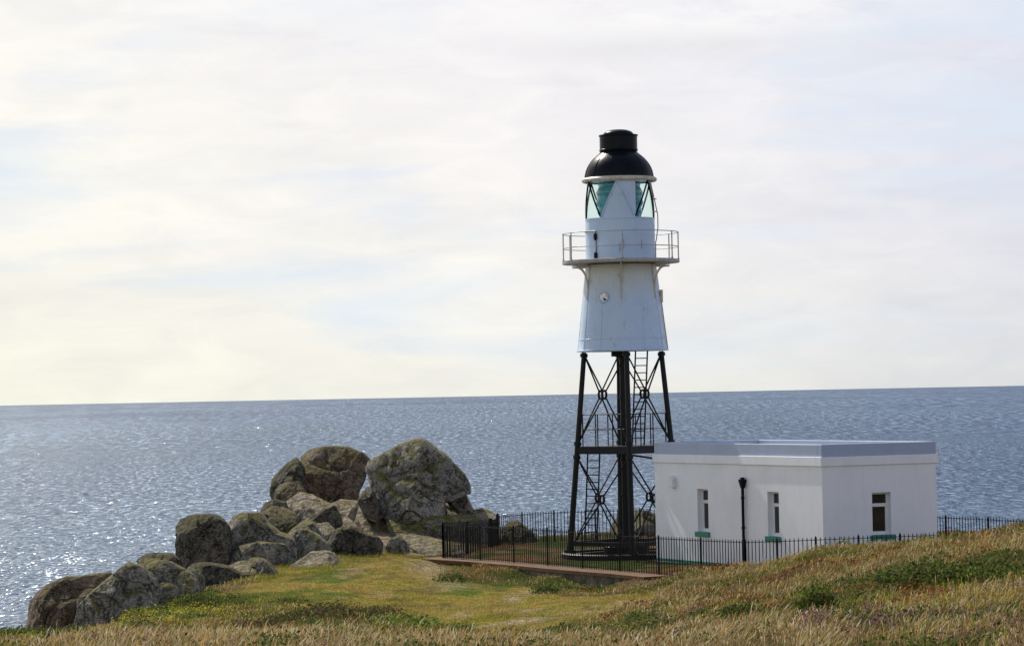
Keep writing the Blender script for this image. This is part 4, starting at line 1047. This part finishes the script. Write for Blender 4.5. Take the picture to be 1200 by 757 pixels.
for mm, vs in ((cp, vs_t), (wb, vs_b)):
    k = len(wp); fs = [(i * 4 + j, (i + 1) * 4 + j, (i + 1) * 4 + (j + 1) % 4, i * 4 + (j + 1) % 4) for i in range(k - 1) for j in range(4)] + [(0, 1, 2, 3), (k * 4 - 1, k * 4 - 2, k * 4 - 3, k * 4 - 4)]
    mm.add(vs, fs)
sharp(cp.build('coping', M['rust_cap'], lw_root)); sharp(wb.build('wall_face', M['concrete'], lw_root))

# ------------------------------------------------------------------ vegetation
def mesh_np(name, V, F, C, material):
    me = bpy.data.meshes.new(name); me.vertices.add(len(V)); me.vertices.foreach_set('co', V.astype(np.float32).ravel())
    k = F.shape[1]
    me.loops.add(F.size); me.loops.foreach_set('vertex_index', F.astype(np.int32).ravel())
    me.polygons.add(len(F)); me.polygons.foreach_set('loop_start', np.arange(0, F.size, k, dtype=np.int32)); me.polygons.foreach_set('loop_total', np.full(len(F), k, np.int32))
    me.update()
    at = me.color_attributes.new('Col', 'FLOAT_COLOR', 'POINT'); at.data.foreach_set('color', np.c_[C, np.ones(len(C))].astype(np.float32).ravel())
    me.materials.append(material); o = bpy.data.objects.new(name, me); COL.objects.link(o); return o
def leafmat(t, b):
    a = t.nodes.new('ShaderNodeVertexColor'); a.layer_name = 'Col'
    t.links.new(a.outputs[0], b.inputs['Base Color']); b.inputs['Roughness'].default_value = .7; b.inputs['Specular IOR Level'].default_value = .08
    tr = t.nodes.new('ShaderNodeBsdfTranslucent'); t.links.new(a.outputs[0], tr.inputs[0])
    mx = t.nodes.new('ShaderNodeMixShader'); mx.inputs[0].default_value = .38
    o = t.nodes['Material Output']; t.links.new(b.outputs[0], mx.inputs[1]); t.links.new(tr.outputs[0], mx.inputs[2]); t.links.new(mx.outputs[0], o.inputs[0])
M['leaf'] = mat('leaf', build=leafmat)

EXCL = [(600 + 0, 0)]
def blocked(x, y):
    """inside the building, plinth or enclosure wall"""
    px = 600 + FPX * x / y
    # front fence depth at px
    fd = np.interp(px, [300, 505, 518, 570, 625, 680, 740, 800, 840, 873, 920, 968, 1040, 1099, 1300], [200, 200, 101.0, 98.9, 96.0, 93.4, 90.9, 89.3, 88.4, 87.4, 86.6, 86.6, 87, 87.5, 87.5])
    return (y > fd)
def scatter(nc, dmin, dmax, umin=-.24, umax=.24):
    d = rng.uniform(dmin, dmax, nc); u = rng.uniform(umin, umax, nc); return u * d, d
NCL, BPC = 90000, 13
cxn, cyn = scatter(NCL, 13, 103)
_nb = len(cxn)
# tussocks: knots of taller clumps on the slope
tx0, ty0 = scatter(900, 20, 84); tk = (tx0 / ty0 > .035) | (ty0 < 48); tx0, ty0 = tx0[tk], ty0[tk]
_tx = np.repeat(tx0, 9) + rng.normal(0, .13, len(tx0) * 9); _ty = np.repeat(ty0, 9) + rng.normal(0, .13, len(tx0) * 9)
# grass growing up against the feet of the rocks
_rx, _ry = [], []
for lab, poly, d_, tf_, tb_, m_, s_, sub_, cu_, le_ in ROCKS:
    if d_ > 105: continue
    xs = [p[0] for p in poly]; k_ = int((max(xs) - min(xs)) * 2.2)
    q = rng.uniform(min(xs), max(xs), k_); dd_ = d_ - tf_ * np.sqrt(np.clip(1 - ((q - (min(xs) + max(xs)) / 2) / ((max(xs) - min(xs)) / 2)) ** 2, 0, 1)) * .95 + rng.normal(-.05, .18, k_)
    _rx.append((q - 600) / FPX * dd_); _ry.append(dd_)
_rx = np.concatenate(_rx); _ry = np.concatenate(_ry)
cxn = np.concatenate([cxn, _tx, _rx]); cyn = np.concatenate([cyn, _ty, _ry]); kind_ = np.concatenate([np.zeros(_nb, int), np.ones(len(_tx), int), np.full(len(_rx), 2)])
gzz = ground(cxn, cyn)
px, jy, lawn = zones(cxn, cyn)
pp = np.c_[cxn, cyn]
keep = ~blocked(cxn, cyn) & (gzz > -3)
# sparse on lawn: handled by height
kind_ = kind_[keep]; cxn, cyn, px, jy, lawn, pp = cxn[keep], cyn[keep], px[keep], jy[keep], lawn[keep], pp[keep]
NC = len(cxn)
a1 = fbm(pp * np.array([.22, .16]), 3, 101); a2 = fbm(pp * np.array([.5, .3]), 3, 111); a3 = fbm(pp * .9, 3, 121); a4 = fbm(pp * 2.5, 2, 131)
d = cyn
near = 1 - sstep(40, 47, d + 6 * a3)
# types: 0 grey-straw seed grass, 1 golden/orange, 2 green, 3 pink-brown heath
T = np.zeros(NC, int)
T[(a1 + .5 * a3 > .12)] = 1
T[(a2 + .35 * a3 > .22)] = 2
T[(a1 - a2 + .5 * a4 < -.38)] = 3
T[(T == 0) & (rng.uniform(0, 1, NC) < .45)] = 1
T[(T == 1) & (a4 < -.1)] = 2
T[(rng.uniform(0, 1, NC) < .22)] = 2
T[(px > 1040) & (d > 66) & (a3 > -.1)] = 3
T[(px > 700) & (px < 900) & (d > 40) & (d < 56) & (a2 + a3 > -.1)] = 2
left = px < 330
T[left & (a2 > -.05)] = 2
T[(near > .5) & (px < 900) & (px > 60) & (a3 + .4 * a4 > -.30)] = 0
T[lawn] = np.where(a2[lawn] + .6 * a3[lawn] > .05, 2, 1)
hgt = np.choose(T, [.12, .085, .06, .085]) * np.clip(1 + 1.1 * a4, .4, 2.0) * np.where(lawn, .35 + .75 * sstep(.05, .4, a3 + .4 * a4), 1) * (1 + .25 * a3)
T[kind_ == 2] = np.where(rng.uniform(0, 1, int((kind_ == 2).sum())) < .7, 2, 1)
hgt = np.where(kind_ == 1, hgt * (1.25 + .5 * sstep(36, 48, d)), np.where(kind_ == 2, .13 + .10 * a4, hgt))
hgt = hgt * np.where((px < 860), 1, 1.05) * (1 - .25 * sstep(60, 95, d)) * 1
pal = [np.array([[.37, .28, .155], [.46, .36, .22], [.23, .16, .06], [.36, .22, .08], [.10, .10, .03]]),
       np.array([[.36, .21, .04], [.46, .32, .08], [.24, .20, .035], [.13, .17, .02], [.50, .40, .18]]),
       np.array([[.12, .19, .015], [.20, .28, .025], [.32, .34, .04], [.04, .08, .010], [.42, .34, .08]]),
       np.array([[.20, .07, .035], [.30, .14, .07], [.09, .09, .02], [.26, .11, .09], [.40, .30, .17]])]
lawnpal = np.array([[.27, .24, .05], [.36, .25, .07], [.18, .22, .03], [.11, .17, .02], [.40, .32, .15]])
n = NC * BPC
ci = np.repeat(np.arange(NC), BPC)
spread = np.where(lawn, .28, .16)[ci] * (1 + d[ci] / 120)
ra = rng.uniform(0, 2 * math.pi, n); rr_ = np.sqrt(rng.uniform(0, 1, n)) * spread
bx_ = cxn[ci] + rr_ * np.cos(ra); by_ = cyn[ci] + rr_ * np.sin(ra)
bz_ = ground(bx_, by_)
h = hgt[ci] * rng.uniform(.45, 1.25, n)
lean_a = ra + rng.normal(0, .7, n); ln = h * rng.uniform(.1, .55, n)
lx, ly = ln * np.cos(lean_a) + h * .22, ln * np.sin(lean_a)
Tb = T[ci]; ck = rng.integers(0, 5, n)
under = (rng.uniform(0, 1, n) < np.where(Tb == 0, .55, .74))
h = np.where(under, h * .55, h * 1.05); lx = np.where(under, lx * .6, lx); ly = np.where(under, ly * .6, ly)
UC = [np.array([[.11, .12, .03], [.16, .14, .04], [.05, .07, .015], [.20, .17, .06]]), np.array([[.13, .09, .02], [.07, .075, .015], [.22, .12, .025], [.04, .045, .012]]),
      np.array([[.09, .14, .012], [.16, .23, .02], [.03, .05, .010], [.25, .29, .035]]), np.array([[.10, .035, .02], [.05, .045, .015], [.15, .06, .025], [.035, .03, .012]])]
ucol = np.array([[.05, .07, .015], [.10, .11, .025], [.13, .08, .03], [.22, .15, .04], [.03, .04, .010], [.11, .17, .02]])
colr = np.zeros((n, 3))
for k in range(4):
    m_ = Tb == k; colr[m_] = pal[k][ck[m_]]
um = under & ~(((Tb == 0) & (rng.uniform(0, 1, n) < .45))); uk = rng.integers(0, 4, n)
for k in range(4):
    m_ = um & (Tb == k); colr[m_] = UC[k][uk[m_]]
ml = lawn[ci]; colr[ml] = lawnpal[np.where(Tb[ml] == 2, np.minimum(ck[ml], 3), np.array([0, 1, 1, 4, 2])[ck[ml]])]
colr *= rng.uniform(.6, 1.4, n)[:, None] * (1 + .35 * a4[ci])[:, None]
wd = (.0022 + .000085 * cyn[ci]) * rng.uniform(.7, 1.3, n)
seed_ = ~under & (Tb == 0) | ((Tb == 1) & ~ml & (rng.uniform(0, 1, n) < .5)) | (rng.uniform(0, 1, n) < .2) & ~ml & ~under
va = rng.uniform(0, math.pi, n); wx, wy = np.cos(va), np.sin(va)*.6
B0 = np.c_[bx_, by_, bz_ - .03]
def pt(fr, lf, w): 
    c_ = B0 + np.c_[lx * lf, ly * lf, h * fr + .03]
    o_ = np.c_[wx * w, wy * w, np.zeros(n)]
    return c_ - o_, c_ + o_
w0 = wd * .5; w1_ = np.where(seed_, wd * .28, wd * .42); w2_ = np.where(seed_, wd * 1.0, wd * .3)
L0, R0 = pt(0, 0, w0); L1v, R1v = pt(.62, .4, w1_); L2v, R2v = pt(.84, .75, w2_); TP, _ = pt(1, 1.1, w0 * 0)
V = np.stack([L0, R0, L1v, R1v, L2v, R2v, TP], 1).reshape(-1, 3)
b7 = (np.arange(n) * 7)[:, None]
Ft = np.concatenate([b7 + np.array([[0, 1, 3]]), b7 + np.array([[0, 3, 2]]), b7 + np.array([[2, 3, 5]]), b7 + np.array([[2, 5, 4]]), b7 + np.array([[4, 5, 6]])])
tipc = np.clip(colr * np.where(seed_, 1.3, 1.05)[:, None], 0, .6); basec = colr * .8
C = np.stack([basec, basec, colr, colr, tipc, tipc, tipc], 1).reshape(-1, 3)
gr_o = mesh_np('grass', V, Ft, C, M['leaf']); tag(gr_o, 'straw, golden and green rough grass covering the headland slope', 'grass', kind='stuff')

# leafy ground cover: clouds of tiny leaves (bramble/ivy greens, purple heather, rusty bracken)
def leafcloud(cx_, cy_, rad, hh, cnt, cols, size, flat=.6):
    n = len(cx_) * cnt; ci = np.repeat(np.arange(len(cx_)), cnt)
    th = rng.uniform(0, 2 * math.pi, n); cs = rng.uniform(0, 1, n) ** .5; rad_ = rad[ci] * cs
    x = cx_[ci] + rad_ * np.cos(th); y = cy_[ci] + rad_ * np.sin(th)
    top = hh[ci] * np.sqrt(np.clip(1 - cs ** 2, 0, 1)) * (1 + .35 * vnoise(np.c_[x * 6, y * 6], 5))
    z = ground(x, y) + top * rng.uniform(.35, 1.05, n) + .01
    c_ = np.c_[x, y, z]
    a_ = rng.normal(0, 1, (n, 3)); a_ /= np.linalg.norm(a_, axis=1)[:, None]; b_ = np.cross(a_, rng.normal(0, 1, (n, 3))); b_ /= np.linalg.norm(b_, axis=1)[:, None]
    s = (size * (1 + cyn_s(y)) * rng.uniform(.6, 1.4, n))[:, None]
    V = np.stack([c_ - a_ * s, c_ + b_ * s * .55, c_ + a_ * s, c_ - b_ * s * .55], 1).reshape(-1, 3)
    F = (np.arange(n) * 4)[:, None] + np.array([[0, 1, 2, 3]])
    cc = cols[rng.integers(0, len(cols), n)] * rng.uniform(.7, 1.3, n)[:, None]
    return V, F, np.repeat(cc, 4, 0)
def cyn_s(y): return np.clip((y - 30) / 70, 0, 1) * .8
greens = np.array([[.05, .085, .016], [.08, .12, .025], [.035, .05, .012], [.13, .17, .035], [.16, .15, .05]])
purples = np.array([[.20, .08, .13], [.28, .14, .20], [.12, .05, .07], [.08, .07, .03]])
rusts = np.array([[.22, .07, .02], [.13, .05, .02], [.30, .13, .04], [.08, .06, .02]])
def cover(name, label, cat, ncand, cond, cols, size, cnt, r0, h0):
    x, y = scatter(ncand, 14, 96); px, jy, lawn = zones(x, y); k = cond(x, y, px) & ~blocked(x, y) & ~lawn
    x, y = x[k], y[k]; r_ = rng.uniform(.6, 1.4, len(x)) * r0 * (1 + y / 90); h_ = rng.uniform(.6, 1.3, len(x)) * h0
    V, F, C = leafcloud(x, y, r_, h_, cnt, cols, size)
    o = mesh_np(name, V, F, C, M['leaf']); tag(o, label, cat, kind='stuff'); return o
cover('ground_cover', 'dark green low leafy ground cover between the grasses', 'ground cover', 9000,
      lambda x, y, px: (fbm(np.c_[x * .5, y * .3], 3, 111) + .5 * fbm(np.c_[x, y] * 1.4, 2, 7) > np.where((px > 300) & (px < 480) & (y > 53.5) & (y < 58), -1, .2)), greens, .020, 70, .2, .15)
cover('heather', 'patches of purple pink heather in the right foreground grass', 'heather', 9000,
      lambda x, y, px: ((fbm(np.c_[x * .9, y * .5], 3, 77) > .30) & (px > 820) & (y < 44)) | ((fbm(np.c_[x * 1.5, y * .8], 2, 78) > .5) & (y < 60)), purples, .012, 80, .13, .2)
cover('heath', 'dark brown-green heath clothing the hummock at the lower left', 'heath', 16000,
      lambda x, y, px: (px > 290) & (px < 480) & (y > 52.0 + 2.0 * np.sin(px * .03)) & (y < 59), np.r_[greens * .8, purples[2:3], rusts[1:2]], .018, 60, .2, .2)
cover('flowers', 'tiny yellow flowers scattered below the lowest rocks', 'flowers', 9000,
      lambda x, y, px: (px > 60) & (px < 270) & (y > 64) & (y < 74), np.array([[.65, .50, .03], [.6, .55, .08], [.10, .14, .03]]), .016, 6, .25, .22)
cover('bracken', 'rust brown dying bracken patches on the slope', 'bracken', 9000,
      lambda x, y, px: (fbm(np.c_[x * .7, y * .35], 3, 177) > .36) & (px > 700), rusts, .018, 60, .16, .17)

# individual dark bushes that stand out of the slope
def bush(label, px, py, d, w, hgt_, cols=greens, cnt=900, cat='bush'):
    p = P(px, py, d); g = float(ground([p.x], [d])[0])
    n = cnt; th = rng.uniform(0, 2 * math.pi, n); ph = np.arccos(rng.uniform(0, 1, n)); rr = rng.uniform(.55, 1.05, n)
    lump = 1 + .3 * vnoise(np.c_[np.cos(th) * 2, np.sin(th) * 2, ph * 2], int(px))
    x = w * np.sin(ph) * np.cos(th) * rr * lump; y = w * .9 * np.sin(ph) * np.sin(th) * rr * lump; z = hgt_ * np.cos(ph) * rr * lump
    c_ = np.c_[x, y, z + .02]
    a_ = rng.normal(0, 1, (n, 3)); a_ /= np.linalg.norm(a_, axis=1)[:, None]; b_ = np.cross(a_, rng.normal(0, 1, (n, 3))); b_ /= np.linalg.norm(b_, axis=1)[:, None]
    s = (.032 * rng.uniform(.6, 1.4, n))[:, None]
    V = np.stack([c_ - a_ * s, c_ + b_ * s * .5, c_ + a_ * s, c_ - b_ * s * .5], 1).reshape(-1, 3)
    F = (np.arange(n) * 4)[:, None] + np.array([[0, 1, 2, 3]]); cc = cols[rng.integers(0, len(cols), n)] * rng.uniform(.7, 1.3, n)[:, None]
    # woody stems
    root = empty('low_shrub', (p.x, d, g)); tag(root, label, cat, 'low shrubs on the slope')
    o = mesh_np('foliage', V, F, np.repeat(cc, 4, 0), M['leaf']); o.parent = root
    m = MB()
    for k in range(7):
        a = random.uniform(0, 6.28); r = random.uniform(.2, .7)
        m.tube([(0, 0, -.05), (w * r * .4 * math.cos(a), w * r * .4 * math.sin(a), hgt_ * .45), (w * r * math.cos(a), w * r * math.sin(a), hgt_ * .8)], [.012, .008, .004], 5)
    m.build('stem', M['granite_brown'], root)
bush('dark green low shrub with straw grass over it, lower centre right', 868, 715, 52, .55, .32, cnt=1600)
bush('round green shrub below the middle of the building', 958, 706, 47, .38, .34, cnt=1100)
bush('broad grey-green shrub on the upper slope right of the building corner', 1085, 680, 47, .80, .30, cnt=2200)
bush('long dark shrub near the right edge of the slope', 1165, 676, 46, .85, .30, cnt=2200)
bush('tiny dark shrub hugging the foot of the low wall', 640, 690, 87, .5, .25, cnt=700)
bush('grassy dark tuft before the left end of the low wall', 530, 683, 92, .6, .28, cnt=700)
bush('green shrub at the foot of the striped rock', 232, 702, 77, .5, .3, cnt=900)
bush('bright green bush at the lower left of the turf', 470, 741, 50, .6, .18, cols=greens * 2.0, cnt=1200)
